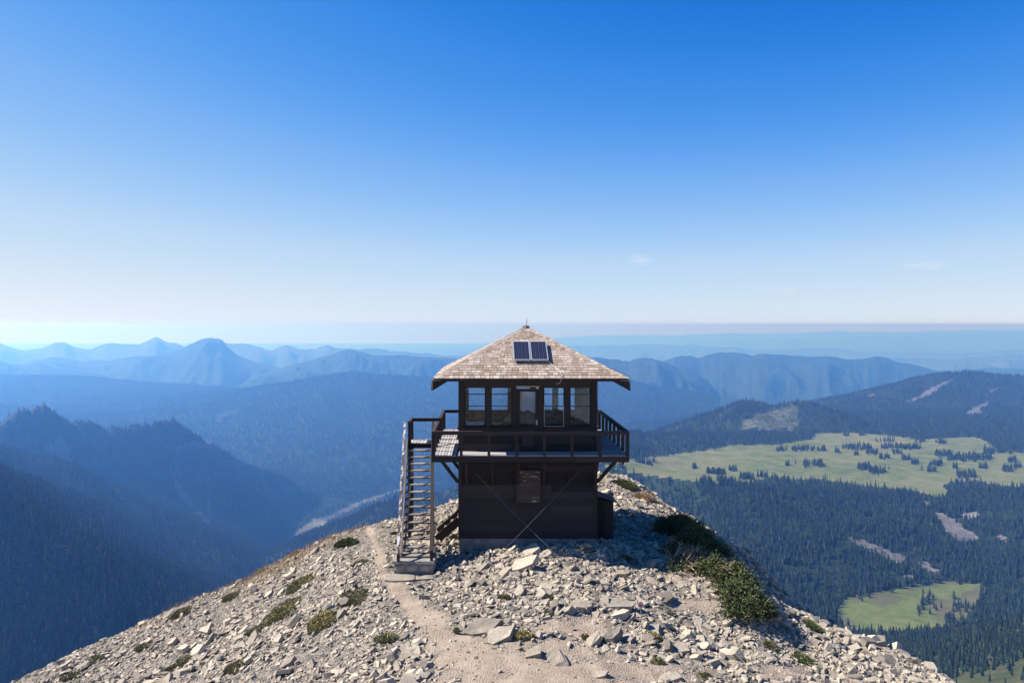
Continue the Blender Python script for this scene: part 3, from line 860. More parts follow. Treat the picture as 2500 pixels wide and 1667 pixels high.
far_range('wooded_ridge', c3((1250, 450), (1360, 392), (1420, 350), (1480, 325), (1540, 320), (1600, 322), (1680, 305), (1750, 290), (1820, 303), (1900, 320), (1990, 345), (2100, 380), (2300, 420)), 12600, .25, 1300, 1000, M['farforest'])
far_range('wooded_ridge', [(-120, 875)] + c3((0, 240), (60, 256), (120, 262), (180, 262), (230, 248), (280, 265), (330, 290), (400, 296), (480, 300), (550, 308), (620, 325), (720, 350), (800, 371), (950, 400), (1200, 430)), 13400, .25, 2000, 1500, M['farforest'])
far_range('far_mountain_range', [(1250, 858), (1380, 845)] + c4((0, 152), (120, 145), (230, 140), (340, 150), (440, 148), (560, 156), (700, 160), (760, 175), (830, 182), (920, 178), (1000, 172), (1120, 168), (1240, 161), (1370, 180), (1500, 191), (1600, 185), (1700, 186), (1850, 190), (2000, 198), (2200, 180), (2352, 172), (2500, 170)),
          34000, .25, 9000, 3000, M['farforest2'])
far_range('far_mountain_range', [(1300, 842)] + c4((0, 138), (400, 135), (560, 145), (620, 130), (700, 121), (800, 118), (900, 109), (1050, 112), (1200, 118), (1330, 110), (1400, 91), (1500, 95), (1600, 90), (1720, 84), (1850, 90), (2000, 84), (2200, 78), (2352, 71), (2500, 72)), 52000, .2, 9000, 3000, M['farforest2'])
far_range('mountain_ridge', [(1280, 905)] + c4((-150, 215), (0, 228), (40, 236), (80, 240), (110, 226), (150, 218), (210, 224), (280, 238), (340, 262), (420, 290), (480, 310), (560, 380), (640, 470), (760, 560)), 12500, .30, 4200, 1500, M['farforest'])
far_range('mountain_ridge', c4((150, 300), (280, 236), (340, 216), (420, 214), (500, 212), (560, 196), (620, 185), (660, 192), (720, 196), (790, 211), (830, 200), (870, 192), (930, 197), (1000, 201), (1100, 210), (1180, 209), (1250, 215), (1330, 225), (1400, 228), (1450, 216), (1500, 212), (1550, 220), (1600, 236),
          (1680, 252), (1750, 270), (1850, 297), (1950, 330), (2100, 400)), 14500, .33, 5200, 2000, M['farforest'])
far_range('mountain_ridge', c4((1300, 260), (1500, 232), (1600, 216), (1700, 222), (1900, 231), (2100, 215), (2352, 202), (2500, 200)), 25000, .25, 6000, 2500, M['farforest2'])
far_range('wooded_ridge', c4((1500, 360), (1750, 330), (1850, 300), (1930, 292), (2050, 285), (2200, 278), (2352, 283), (2500, 285)), 17500, .25, 5000, 2500, M['farforest'])
far_range('far_mountain_range', [(880, 862), (1050, 846), (1250, 832), (1400, 822), (1520, 817), (1640, 819), (1760, 813), (1900, 814), (2050, 809), (2200, 811), (2350, 806), (2600, 805)], 62000, .25, 10000, 3000, M['farforest2'], amp=.2)
# low country out to the horizon
n = 60
gxx, gyy = np.meshgrid(np.linspace(-64000, 64000, n), np.linspace(13600, 58000, n))
gzz = CZ - 1420 + 0 * gxx
me = np_mesh('low_country', np.stack([gxx, gyy, gzz], -1).reshape(-1, 3), grid_faces(n, n), M['farforest2'], True)
set_attr(me, 'rock', np.zeros(n * n))
link('low_country', me, kind='structure')

# ------------------------------------------------------------------ conifers
def conifer(seed, slim=1.0):
    r = random.Random(seed)
    V, Fa, Mi = [], [], []
    def ring_cone(z0, z1, rad, n):
        top = len(V); V.append((r.uniform(-.01, .01), r.uniform(-.01, .01), z1))
        ph = r.uniform(0, 6.28)
        for i in range(n):
            a = ph + 6.283 * i / n
            q = rad * (1.0 if i % 2 == 0 else .55) * r.uniform(.75, 1.2)
            V.append((math.cos(a) * q, math.sin(a) * q, z0 + r.uniform(-.025, .02) - (.02 if i % 2 == 0 else -.03)))
        for i in range(n):
            Fa.append((top, top + 1 + i, top + 1 + (i + 1) % n)); Mi.append(0)
    b = len(V)
    for i in range(4):
        a = 6.283 * i / 4
        V.append((math.cos(a) * .014, math.sin(a) * .014, 0))
    for i in range(4):
        a = 6.283 * i / 4
        V.append((math.cos(a) * .010, math.sin(a) * .010, .3))
    for i in range(4):
        Fa.append((b + i, b + (i + 1) % 4, b + 4 + (i + 1) % 4)); Mi.append(1)
        Fa.append((b + i, b + 4 + (i + 1) % 4, b + 4 + i)); Mi.append(1)
    tiers = 7
    for t in range(tiers):
        f = t / (tiers - 1)
        z0 = .08 + .78 * f
        rad = (.165 * (1 - f) ** .8 + .028) * slim * r.uniform(.9, 1.1)
        ring_cone(z0, min(1.0, z0 + .30 * (1 - .45 * f)), rad, 10 if t < 4 else 8)
    me = new_mesh('conifer_tree', V, Fa, [M['conifer'], M['bark']])
    me.polygons.foreach_set('material_index', Mi)
    return me
TREE_ME = [conifer(11, 1.0), conifer(12, .8), conifer(13, 1.15)]

trees = []      # arrays of u, Y, height, pick
def sample(n, u0, u1, y0, y1, h0, h1, cond=None):
    u = rng.uniform(u0, u1, n)
    Y = np.sqrt(rng.uniform(y0 * y0, y1 * y1, n))
    z = tz_at(u, Y)
    px, py = PX0 + u * F, PY0 + (CZ - z) / Y * F
    md, ba, gr, gh, ta, ri, bare, cl, sl = masks(px + 6 * fbm(u * 200, Y / 40, 2), py + 3 * fbm(u * 200, Y / 40 + 7, 2), Y)
    lake = np.hypot((u * Y - lu * ly) / 75, (Y - ly) / 240) < 1.1
    ok = ~(md | ba | ta | ri | cl | lake)
    ok &= ~(bare & (rng.uniform(0, 1, n) < .97)) & ~(sl & (rng.uniform(0, 1, n) < .93)) & ~(gh & (rng.uniform(0, 1, n) < np.where(in_poly(px, py, OPEN_GRASS), .96, .36)))
    if cond is not None:
        ok &= cond(u, Y, z, px, py)
    h = rng.uniform(h0 * .62, h1 * 1.08, n) * (1 + .4 * fbm(u * Y / 150, Y / 150, 2))
    trees.append(np.stack([u[ok], Y[ok], h[ok]], 1))
thin = lambda s, p: (lambda u, Y, z, px, py: rng.uniform(0, 1, len(u)) < np.clip(p + fbm(u * Y / s, Y / s, 3) * 1.1, .08, 1))
sample(50000, .05, .84, 900, 2350, 12, 23, thin(90, .72))                   # the forest below the meadow
sample(16000, .30, .84, 480, 1350, 9, 17, thin(70, .75))                    # the near hillside
sample(50000, .08, .84, 2350, 6500, 17, 25)                                  # beyond the meadow and on the hills
crag = lambda u, Y, z, px, py: ~((u < -.40) & (Y > 3700) & (Y < 4900) & (z - CZ > -510) & (rng.uniform(0, 1, len(u)) < .92))
sample(9000, -.72, -.15, 560, 1250, 14, 22)
sample(16000, -.72, -.18, 1250, 2600, 17, 28)
sample(42000, -.72, -.10, 2600, 5000, 14, 24, crag)
sample(14000, -.45, .08, 4500, 6500, 22, 32)
sample(15000, -.25, .20, 2200, 4200, 18, 28)
sample(90000, -.72, .30, 6000, 11800, 26, 40)
CL4 = [(960, 750, 60, 10), (1085, 748, 130, 22), (1188, 752, 50, 8), (1280, 765, 25, 5), (1420, 740, 120, 25), (1340, 735, 60, 10), (990, 838, 25, 4), (1040, 828, 12, 2), (1140, 835, 110, 22), (1097, 852, 12, 2),
       (1430, 855, 70, 24), (1510, 875, 90, 20), (1385, 782, 30, 4), (1480, 770, 70, 12), (1550, 798, 60, 10), (1625, 770, 50, 8), (1675, 805, 50, 10), (1725, 828, 45, 8), (1820, 870, 50, 9), (1845, 835, 70, 14),
       (1765, 868, 8, 1), (1955, 855, 30, 5), (2020, 900, 110, 30), (2120, 852, 50, 8), (2000, 800, 170, 44), (1890, 780, 100, 22), (2110, 800, 110, 26), (1885, 710, 40, 8), (1330, 668, 30, 6), (1425, 665, 40, 7),
       (1600, 735, 140, 22), (1700, 740, 120, 22), (2280, 815, 50, 10), (2255, 865, 60, 12), (2315, 850, 40, 6), (460, 855, 25, 5), (580, 885, 110, 30), (678, 868, 45, 9), (225, 822, 12, 2), (170, 827, 100, 18),
       (30, 850, 60, 8), (525, 945, 70, 16), (640, 940, 120, 30), (760, 910, 90, 20), (850, 905, 60, 10), (2200, 760, 160, 36), (2320, 740, 120, 30), (1573, 858, 8, 1), (1180, 838, 30, 8), (1550, 700, 120, 8), (1800, 705, 160, 9)]
CL5 = [(1760, 765, 40, 5), (1800, 715, 70, 9), (1840, 740, 15, 2), (1808, 795, 10, 1), (1990, 748, 95, 12), (1925, 825, 50, 10), (2108, 648, 8, 1), (1305, 855, 22, 3), (1345, 852, 10, 1), (1460, 690, 10, 1), (1585, 655, 30, 2),
       (1880, 750, 10, 1), (1400, 700, 60, 3)]
ct = []
for lst, oy, lo, hi in ((CL4, 780, 2000, 4200), (CL5, 1167, 1350, 1950)):
    for (cx, cy, w, n_) in lst:
        u0, Y0 = terrain_hit(1500 + cx * .4252, oy + cy * .4252, lo, hi)
        for _ in range(int(n_ * (2.2 if n_ > 3 else 1))):
            du = random.uniform(-.5, .5) * w * .4252 / F
            ct.append((u0 + du, Y0 + random.gauss(6, 8 + w * .14), random.uniform(15, 26) * (1.0 if oy == 780 else .8)))
trees.append(np.array(ct))
trees = np.concatenate(trees)
tu, tY, th = trees.T
tz = tz_at(tu, tY)
# leave out trees that the slopes in front hide
vmax = np.maximum.accumulate(-(CZ - TZ) / TY, axis=0)        # the highest line of sight so far along each column
ci = np.clip(((tu - U[0]) / (U[1] - U[0])).round().astype(int), 0, NU - 1)
ri_ = np.clip(np.searchsorted(YR, tY * .985) - 1, 0, NY - 1)
seen = -(CZ - tz - th) / tY > vmax[ri_, ci] - .002
tpx, tpy = PX0 + tu * F, PY0 + (CZ - tz) / tY * F
seen &= (tpx > -150) & (tpx < 2650) & (tpy < 1800)
sil_py = np.interp(tpx, [s[0] for s in SIL], [s[1] for s in SIL], left=2000, right=2000)
seen &= tpy - th / tY * F < sil_py + 240
tu, tY, th, tz = tu[seen], tY[seen], th[seen], tz[seen]
tpx, tpy = tpx[seen], tpy[seen]
print('trees', len(tu))
app = th / tY * ((tpx > 10) & (tpx < 2490) & (tpy < 1660) & (tpy < np.interp(tpx, [s[0] for s in SIL], [s[1] for s in SIL], left=2000, right=2000) - 6))
order = np.argsort(-app)
first_trees = []
for i in order[:300]:
    kx = int(rng.integers(0, 3))
    o = bpy.data.objects.new('conifer_tree', TREE_ME[kx])
    COL.objects.link(o)
    o.location = (tu[i] * tY[i], tY[i], tz[i] - .3)
    s = th[i]
    o.scale = (s * random.uniform(.85, 1.15),) * 2 + (s,)
    o.rotation_euler = (0, 0, random.uniform(0, 6.28))
    tag(o, 'dark green conifer on the near hillside below the right flank of the summit', 'tree', 'conifers on the near hillside')
    first_trees.append((kx, o))
SRC = []
for kx in range(3):
    SRC.append(next(o for q, o in first_trees if q == kx))

def scatter_tree():
    g = bpy.data.node_groups.new('forest_scatter', 'GeometryNodeTree')
    g.interface.new_socket('Geometry', in_out='INPUT', socket_type='NodeSocketGeometry')
    g.interface.new_socket('Geometry', in_out='OUTPUT', socket_type='NodeSocketGeometry')
    gi = g.nodes.new('NodeGroupInput'); go = g.nodes.new('NodeGroupOutput')
    jn = g.nodes.new('GeometryNodeJoinGeometry')
    for o in reversed(SRC):
        oi = g.nodes.new('GeometryNodeObjectInfo')
        oi.transform_space = 'ORIGINAL'
        oi.inputs['Object'].default_value = o
        oi.inputs['As Instance'].default_value = True
        g.links.new(oi.outputs['Geometry'], jn.inputs[0])
    ip = g.nodes.new('GeometryNodeInstanceOnPoints')
    def na(name, typ):
        n = g.nodes.new('GeometryNodeInputNamedAttribute')
        n.data_type = typ
        n.inputs['Name'].default_value = name
        return n.outputs[0]
    cx = g.nodes.new('ShaderNodeCombineXYZ')
    g.links.new(na('tree_turn', 'FLOAT'), cx.inputs[2])
    g.links.new(gi.outputs[0], ip.inputs['Points'])
    g.links.new(jn.outputs[0], ip.inputs['Instance'])
    ip.inputs['Pick Instance'].default_value = True
    g.links.new(na('tree_pick', 'INT'), ip.inputs['Instance Index'])
    g.links.new(cx.outputs[0], ip.inputs['Rotation'])
    g.links.new(na('tree_size', 'FLOAT_VECTOR'), ip.inputs['Scale'])
    g.links.new(ip.outputs[0], go.inputs[0])
    return g
GN = scatter_tree()
def forest(name, idx):
    me = bpy.data.meshes.new(name)
    n = len(idx)
    me.vertices.add(n)
    me.vertices.foreach_set('co', np.stack([tu[idx] * tY[idx], tY[idx], tz[idx] - .3], 1).astype(np.float32).ravel())
    s = th[idx]
    w = s * rng.uniform(.85, 1.2, n)
    a = me.attributes.new('tree_size', 'FLOAT_VECTOR', 'POINT'); a.data.foreach_set('vector', np.stack([w, w, s], 1).astype(np.float32).ravel())
    a = me.attributes.new('tree_turn', 'FLOAT', 'POINT'); a.data.foreach_set('value', rng.uniform(0, 6.28, n).astype(np.float32))
    a = me.attributes.new('tree_pick', 'INT', 'POINT'); a.data.foreach_set('value', rng.integers(0, 3, n).astype(np.int32))
    o = link(name, me, kind='stuff')
    md_ = o.modifiers.new('scatter', 'NODES')
    md_.node_group = GN
    return o
rest = order[300:]
o = forest('conifer_forest', rest[tu[rest] >= .12]); o['label'] = 'conifer forest on the slopes and round the meadows to the right'
o = forest('conifer_forest', rest[tu[rest] < .12]); o['label'] = 'conifer forest on the blue valley slopes to the left'

# ------------------------------------------------------------------ fire lookout
BX, BY, BZ = 1.28, 25.91, CZ - 6.85
TOWER_BASE = np.array((BX, BY, BZ))
tower = empty('fire_lookout', tuple(TOWER_BASE), 'dark brown two-storey fire lookout cabin with a shingled hip roof on the rocky summit', 'fire lookout')
CX0, CX1, CY0, CY1 = -.87, 3.37, 23.79, 28.03            # outer faces of the cabin
DX0, DX1, DY0, DY1 = -1.64, 4.22, 23.0, 28.82            # deck edges
Zr = lambda r: CZ + r

def boxv(x0, x1, y0, y1, z0, z1):
    return [(x0, y0, z0), (x1, y0, z0), (x1, y1, z0), (x0, y1, z0), (x0, y0, z1), (x1, y0, z1), (x1, y1, z1), (x0, y1, z1)]
BOXF = [(0, 3, 2, 1), (4, 5, 6, 7), (0, 1, 5, 4), (1, 2, 6, 5), (2, 3, 7, 6), (3, 0, 4, 7)]

def beamv(p0, p1, w, h, up=(0, 0, 1)):
    """box from p0 to p1, w wide across and h deep along up"""
    p0, p1 = Vector(p0), Vector(p1)
    d = (p1 - p0).normalized()
    u = Vector(up)
    if abs(d.dot(u)) > .98:
        u = Vector((0, 1, 0))
    sd_ = d.cross(u).normalized()
    uu = sd_.cross(d).normalized()
    out = []
    for p in (p0, p1):
        for a, b in ((-1, -1), (1, -1), (1, 1), (-1, 1)):
            out.append(tuple(p + sd_ * (w / 2 * a) + uu * (h / 2 * b)))
    return out
BEAMF = [(0, 3, 2, 1), (4, 5, 6, 7), (0, 1, 5, 4), (1, 2, 6, 5), (2, 3, 7, 6), (3, 0, 4, 7)]

def tubev(pts, rad, n=6):
    V, Fa = [], []
    pts = [Vector(p) for p in pts]
    for i, p in enumerate(pts):
        d = (pts[min(i + 1, len(pts) - 1)] - pts[max(i - 1, 0)]).normalized()
        a = d.cross(Vector((0, 0, 1)) if abs(d.z) < .95 else Vector((1, 0, 0))).normalized()
        b = d.cross(a)
        r = rad[i] if isinstance(rad, (list, tuple)) else rad
        for j in range(n):
            t = 6.2832 * j / n
            V.append(tuple(p + a * (math.cos(t) * r) + b * (math.sin(t) * r)))
    for i in range(len(pts) - 1):
        for j in range(n):
            Fa.append((i * n + j, i * n + (j + 1) % n, (i + 1) * n + (j + 1) % n, (i + 1) * n + j))
    Fa.append(tuple(range(n))[::-1]); Fa.append(tuple(range((len(pts) - 1) * n, len(pts) * n)))
    return V, Fa

class MB:
    """collects boxes, beams and tubes in world coordinates and links them as one object"""
    def __init__(s):
        s.V, s.F = [], []
    def add(s, V, Fa):
        o = len(s.V)
        s.V += [tuple(v) for v in V]; s.F += [tuple(i + o for i in f) for f in Fa]
        return s
    def box(s, *a):
        return s.add(boxv(*a), BOXF)
    def beam(s, *a, **k):
        return s.add(beamv(*a, **k), BEAMF)
    def tube(s, *a, **k):
        return s.add(*tubev(*a, **k))
    def build(s, name, mat, parent=tower, base=TOWER_BASE, smooth=False):
        V = [tuple(np.array(v) - base) for v in s.V]
        return link(name, new_mesh(name, V, s.F, M[mat] if isinstance(mat, str) else mat, smooth), parent)
jit = lambda a: random.uniform(-a, a)

# foundation and lower storey
f_ = MB().box(CX0 + .01, CX1 - .01, CY0 + .01, CY1 - .01, Zr(-7.6), Zr(-6.55)).build('foundation', 'concrete')
lw = MB().box(CX0 + .05, CX1 - .05, CY0 + .05, CY1 - .05, Zr(-6.55), Zr(-3.92)).build('lower_wall', 'dark')
def siding(wall, z0, z1, rows, skip=None):
    """lapped boards on the four sides; the front may leave a gap between two x values"""
    h = (z1 - z0) / rows
    for i in range(rows):
        a, b = z0 + i * h, z0 + (i + 1) * h + .004
        lo, hi = .048 + jit(.004), .008
        def lap(p0, p1, nx, ny):
            (xa, ya), (xb, yb) = p0, p1
            o = []
            for z, t in ((a, lo), (b, hi)):
                for (x, y), q in ((p0, t), (p1, t)):
                    o.append((x + nx * q, y + ny * q, z))
                for (x, y) in (p1, p0):
                    o.append((x - nx * .02, y - ny * .02, z))
            MB().add(o, [(0, 3, 2, 1), (4, 5, 6, 7), (0, 1, 5, 4), (1, 2, 6, 5), (2, 3, 7, 6), (3, 0, 4, 7)]).build('siding_board', 'dark', wall)
        xs = [(CX0 + .06, CX1 - .06)] if skip is None else [(CX0 + .06, skip[0]), (skip[1], CX1 - .06)]
        if skip is None and i % 3 == 1:
            m = CX0 + random.uniform(1.2, 3.2)
            xs = [(CX0 + .06, m - .002), (m + .002, CX1 - .06)]
        for (xa, xb) in xs:
            lap((xa, CY0 + .03), (xb, CY0 + .03), 0, -1)
        lap((CX1 - .06, CY1 - .03), (CX0 + .06, CY1 - .03), 0, 1)
        lap((CX0 + .03, CY1 - .06), (CX0 + .03, CY0 + .06), -1, 0)
        lap((CX1 - .03, CY0 + .06), (CX1 - .03, CY1 - .06), 1, 0)
siding(lw, Zr(-6.56), Zr(-4.10), 12)
for (x, y) in ((CX0, CY0), (CX1, CY0), (CX0, CY1), (CX1, CY1)):
    sx_, sy_ = (1 if x == CX0 else -1), (1 if y == CY0 else -1)
    MB().box(*sorted((x - sx_ * .012, x + sx_ * .10)), *sorted((y - sy_ * .012, y + sy_ * .10)), Zr(-6.57), Zr(-4.09)).build('corner_board', 'dark2', lw)

# boarded-up lower window
sh = MB().box(.86, 1.67, CY0 - .045, CY0 + .03, Zr(-5.49), Zr(-4.45)).build('window_shutter', 'dark2')
for i in range(3):
    z0 = Zr(-5.455) + i * .328
    MB().box(.905, 1.625, CY0 - .062 + jit(.004), CY0 - .044, z0 + .004, z0 + .322).build('shutter_board', 'shutter', sh)
for (x0, x1) in ((.86, .905), (1.625, 1.67)):
    MB().box(x0 - .002, x1 + .002, CY0 - .075, CY0 - .046, Zr(-5.49), Zr(-4.45)).build('frame', 'dark2', sh)
for z in (-5.49, -4.462):
    MB().box(.84, 1.69, CY0 - .078, CY0 - .046, Zr(z), Zr(z + .03)).build('frame', 'dark2', sh)

# deck
deck = MB().box(CX0 - .1, CX1 + .1, CY0 - .1, CY1 + .1, Zr(-4.05), Zr(-3.96)).build('deck', 'dark')
dk = MB()
for y in np.linspace(DY0 + .15, DY1 - .15, 10):
    dk.box(DX0 + .06, CX0 - .11, y - .025, y + .025, Zr(-4.06), Zr(-3.915))
    dk.box(CX1 + .11, DX1 - .06, y - .025, y + .025, Zr(-4.06), Zr(-3.915))
for x in np.linspace(CX0 + .1, CX1 - .1, 8):
    dk.box(x - .025, x + .025, DY0 + .06, CY0 - .11, Zr(-4.06), Zr(-3.915))
    dk.box(x - .025, x + .025, CY1 + .11, DY1 - .06, Zr(-4.06), Zr(-3.915))
dk.build('deck_joists', 'dark', deck)
for (a, b) in (((DX0, DY0), (DX1, DY0 + .045)), ((DX0, DY1 - .045), (DX1, DY1))):
    for (x0, x1) in ((a[0], 2.64), (2.646, b[0])):
        MB().box(x0, x1, a[1], b[1], Zr(-4.085), Zr(-3.905)).build('fascia_board', 'dark2', deck)
for x in (DX0 + .0225, DX1 - .0225):
    MB().box(x - .0225, x + .0225, DY0 + .047, DY1 - .047, Zr(-4.085), Zr(-3.905)).build('fascia_board', 'dark2', deck)
def deck_boards(x0, x1, y0, y1, along_y, n, parent, z=-3.88, mat='deck'):
    for i in range(n):
        g = .0075
        zt = Zr(z) + jit(.003)
        if along_y:
            w = (x1 - x0) / n
            MB().box(x0 + i * w + g, x0 + (i + 1) * w - g, y0 + jit(.012), y1 + jit(.012), zt - .024, zt).build('deck_board', mat, parent)
        else:
            w = (y1 - y0) / n
            MB().box(x0 + jit(.004), x1 + jit(.004), y0 + i * w + g, y0 + (i + 1) * w - g, zt - .024, zt).build('deck_board', mat, parent)
deck_boards(DX0 - .01, CX0 - .04, DY0 - .01, DY1 + .01, True, 8, deck)
deck_boards(CX1 + .04, DX1 + .01, DY0 - .01, DY1 + .01, True, 8, deck)
deck_boards(CX0 - .02, CX1 + .02, DY0 - .01, CY0 - .05, False, 8, deck)
deck_boards(CX0 - .02, CX1 + .02, CY1 + .05, DY1 + .01, False, 8, deck)

# braces under the deck
for x in np.linspace(-.62, 3.30, 6):
    MB().beam((x, CY0 - .03, Zr(-4.86)), (x, DY0 + .12, Zr(-4.10)), .07, .09, up=(0, 1, 0)).build('brace', 'dark2')
for y in (CY0 + .12, CY0 + 2.1, CY1 - .12):
    MB().beam((CX0 - .02, y, Zr(-4.86)), (DX0 + .16, y, Zr(-4.10)), .08, .10, up=(0, 0, 1)).build('brace', 'dark2')
    MB().beam((CX1 + .02, y, Zr(-4.86)), (DX1 - .16, y, Zr(-4.10)), .08, .10, up=(0, 0, 1)).build('brace', 'dark2')

# railing
rail = MB().box(DX0 - .005, DX1 + .005, DY0 - .012, DY0 + .078, Zr(-3.275), Zr(-3.165)).build('railing', 'dark2')
LAND_Y0, LAND_Y1, LAND_X0 = 25.42, 26.24, -2.50
MB().box(DX0 - .005, DX0 + .085, DY0 + .08, LAND_Y0, Zr(-3.275), Zr(-3.167)).build('top_rail', 'dark2', rail)
MB().box(DX0 - .005, DX0 + .085, LAND_Y1, DY1 - .08, Zr(-3.275), Zr(-3.167)).build('top_rail', 'dark2', rail)
MB().box(DX1 - .085, DX1 + .005, DY0 + .08, DY1 - .08, Zr(-3.275), Zr(-3.167)).build('top_rail', 'dark2', rail)
MB().box(DX0 - .005, DX1 + .005, DY1 - .078, DY1 + .012, Zr(-3.275), Zr(-3.165)).build('top_rail', 'dark2', rail)
MB().box(LAND_X0 - .09, DX0 - .007, LAND_Y1 - .04, LAND_Y1 + .05, Zr(-3.275), Zr(-3.165)).build('top_rail', 'dark2', rail)
MB().box(LAND_X0 - .09, LAND_X0, LAND_Y0 - .06, LAND_Y1 - .042, Zr(-3.275), Zr(-3.167)).build('top_rail', 'dark2', rail)
pm = {}
def post(x, y, w, z0=-3.903, z1=-3.277, parent=rail):
    key = (w, z0, z1)
    if key not in pm:
        pm[key] = new_mesh('post', [(a * w / 2, b * w / 2, c) for c in (0, z1 - z0) for a, b in ((-1, -1), (1, -1), (1, 1), (-1, 1))], BEAMF, M['dark2'])
    return link('post', pm[key], parent, tuple(np.array((x, y, Zr(z0))) - TOWER_BASE))
for i, x in enumerate(np.linspace(DX0 + .05, DX1 - .05, 8)):
    for y in (DY0 + .035, DY1 - .035):
        post(x, y, .10 if i in (0, 7) else .085)
for y in np.linspace(DY0 + .05, DY1 - .05, 8)[1:-1]:
    post(DX1 - .04, y, .085)
for y in (23.78, 24.55, 25.37, 26.29, 27.0, 27.75):
    post(DX0 + .04, y, .085)

# staircase with its landing
def sxo(Y):
    return -2.35 + (Y - 21.73) * -.0587
stair = MB().box(LAND_X0 - .04, DX0 - .015, LAND_Y0 + .02, LAND_Y1, Zr(-4.05), Zr(-3.915)).build('staircase', 'dark')
deck_boards(LAND_X0 - .05, DX0 - .02, LAND_Y0, LAND_Y1 + .02, True, 8, stair, -3.885)
NT_, T0, T1 = 15, (21.73, -6.47), (25.05, -4.06)
for i in range(NT_):
    f = i / (NT_ - 1)
    y, z = T0[0] + (T1[0] - T0[0]) * f, T0[1] + (T1[1] - T0[1]) * f
    x0 = sxo(y)
    # worn treads sag a little in the middle
    o = []
    for dz, q in ((-.045, 0), (0, 1)):
        for yy in (y, y + .235):
            for t in (0, .25, .5, .75, 1):
                o.append((x0 - .02 + .75 * t, yy + jit(.006), Zr(z + dz) - (.012 * math.sin(math.pi * t) if yy == y else .004) * q))
    fa = []
    for t in range(4):
        fa += [(t, t + 5, t + 6, t + 1), (10 + t, 11 + t, 16 + t, 15 + t), (t, t + 1, t + 11, t + 10), (5 + t, 15 + t, 16 + t, 6 + t)]
    fa += [(0, 10, 15, 5), (4, 9, 19, 14)]
    if i == 0:
        o = [(p[0] * 1.0 - (.10 if p[0] < x0 + .3 else -.10) * (abs(p[0] - x0 - .355) / .375), p[1] - .02, p[2]) for p in o]
    MB().add(o, fa).build('tread', 'tread', stair)
slope_v = (T1[1] - T0[1]) / (T1[0] - T0[0])
def on_stair(y, dx, dz):
    return (sxo(y) + dx, y, Zr(T0[1] + (y - T0[0]) * slope_v + dz))
for dx in (-.055, .765):
    MB().beam(on_stair(21.78, dx, -.06), on_stair(25.40, dx, -.06), .05, .24).build('stringer', 'dark2' if dx > 0 else 'tread', stair)
MB().beam(on_stair(21.30, -.125, .50), on_stair(25.40, -.125, .62), .075, .05).build('handrail', 'peel', stair)['label'] = 'handrail with white peeling paint'
MB().beam(on_stair(21.36, .80, .50), on_stair(25.40, .80, .62), .095, .05).build('handrail', 'dark2', stair)
for dx, y in ((-.12, 21.42), (.80, 21.48)):
    p = on_stair(y, dx, .46)
    MB().box(p[0] - .04, p[0] + .04, p[1] - .04, p[1] + .04, Zr(-6.53), p[2]).build('post', 'dark', stair)
for (x, y0, y1, zt) in ((LAND_X0 - .04, LAND_Y1 - .05, LAND_Y1 + .02, -3.277), (LAND_X0 - .04, LAND_Y0 + .02, LAND_Y0 + .02, -3.277)):
    MB().beam((x, y1, Zr(-7.3)), (x, y0, Zr(zt)), .10, .10).build('post', 'dark', stair)
MB().beam((-1.70, 24.35, Zr(-7.1)), (-1.73, 24.5, Zr(-4.1)), .09, .09).build('post', 'dark', stair)
MB().beam((-1.66, 21.95, Zr(-6.75)), (-1.64, 24.35, Zr(-6.35)), .06, .12).build('post', 'dark2', stair)
MB().beam((-1.62, 23.0, Zr(-7.05)), (-1.70, 24.40, Zr(-5.3)), .06, .09).build('brace', 'dark', stair)
MB().beam((LAND_X0 - .02, 23.4, Zr(-7.0)), (LAND_X0 + .0, 26.1, Zr(-4.6)), .06, .09).build('brace', 'dark', stair)

# little steps up to the door in the left wall
st = MB().beam((-1.62, 25.0, Zr(-6.93)), (CX0 - .02, 25.0, Zr(-6.30)), .05, .26).build('entry_steps', 'dark2')
MB().beam((-1.62, 25.95, Zr(-6.93)), (CX0 - .02, 25.95, Zr(-6.30)), .05, .26).build('stringer', 'dark2', st)
for i in range(3):
    x, z = -1.42 + .22 * i, -6.70 + .20 * i
    MB().box(x, x + .24, 25.03, 25.92, Zr(z) - .04, Zr(z)).build('tread', 'tread', st)

# cabin walls, posts, windows
SILL, HEAD, PLATE = -3.16, -1.93, -1.62
cab = MB()
cab.box(CX0 + .06, 1.035, CY0 + .03, CY0 + .11, Zr(-3.9), Zr(SILL)).box(1.74, CX1 - .06, CY0 + .03, CY0 + .11, Zr(-3.9), Zr(SILL))
cab.box(CX0 + .06, CX1 - .06, CY1 - .11, CY1 - .03, Zr(-3.9), Zr(SILL)).box(CX0 + .03, CX0 + .11, CY0 + .12, CY1 - .12, Zr(-3.9), Zr(SILL)).box(CX1 - .11, CX1 - .03, CY0 + .12, CY1 - .12, Zr(-3.9), Zr(SILL))
cab.box(CX0 + .02, CX1 - .02, CY0 + .02, CY0 + .12, Zr(HEAD), Zr(PLATE)).box(CX0 + .02, CX1 - .02, CY1 - .12, CY1 - .02, Zr(HEAD), Zr(PLATE))
cab.box(CX0 + .02, CX0 + .12, CY0 + .122, CY1 - .122, Zr(HEAD), Zr(PLATE)).box(CX1 - .12, CX1 - .02, CY0 + .122, CY1 - .122, Zr(HEAD), Zr(PLATE))
cabw = cab.build('cabin_wall', 'dark')
siding(cabw, Zr(-3.885), Zr(-3.20), 3, (1.03, 1.745))
MB().box(CX0 + .12, CX1 - .12, CY0 + .12, CY1 - .12, Zr(-3.94), Zr(-3.87)).build('cabin_floor', 'inside')
MB().box(CX0 + .13, CX1 - .13, CY0 + .13, CY1 - .13, Zr(-1.78), Zr(-1.75)).build('ceiling', 'inside')
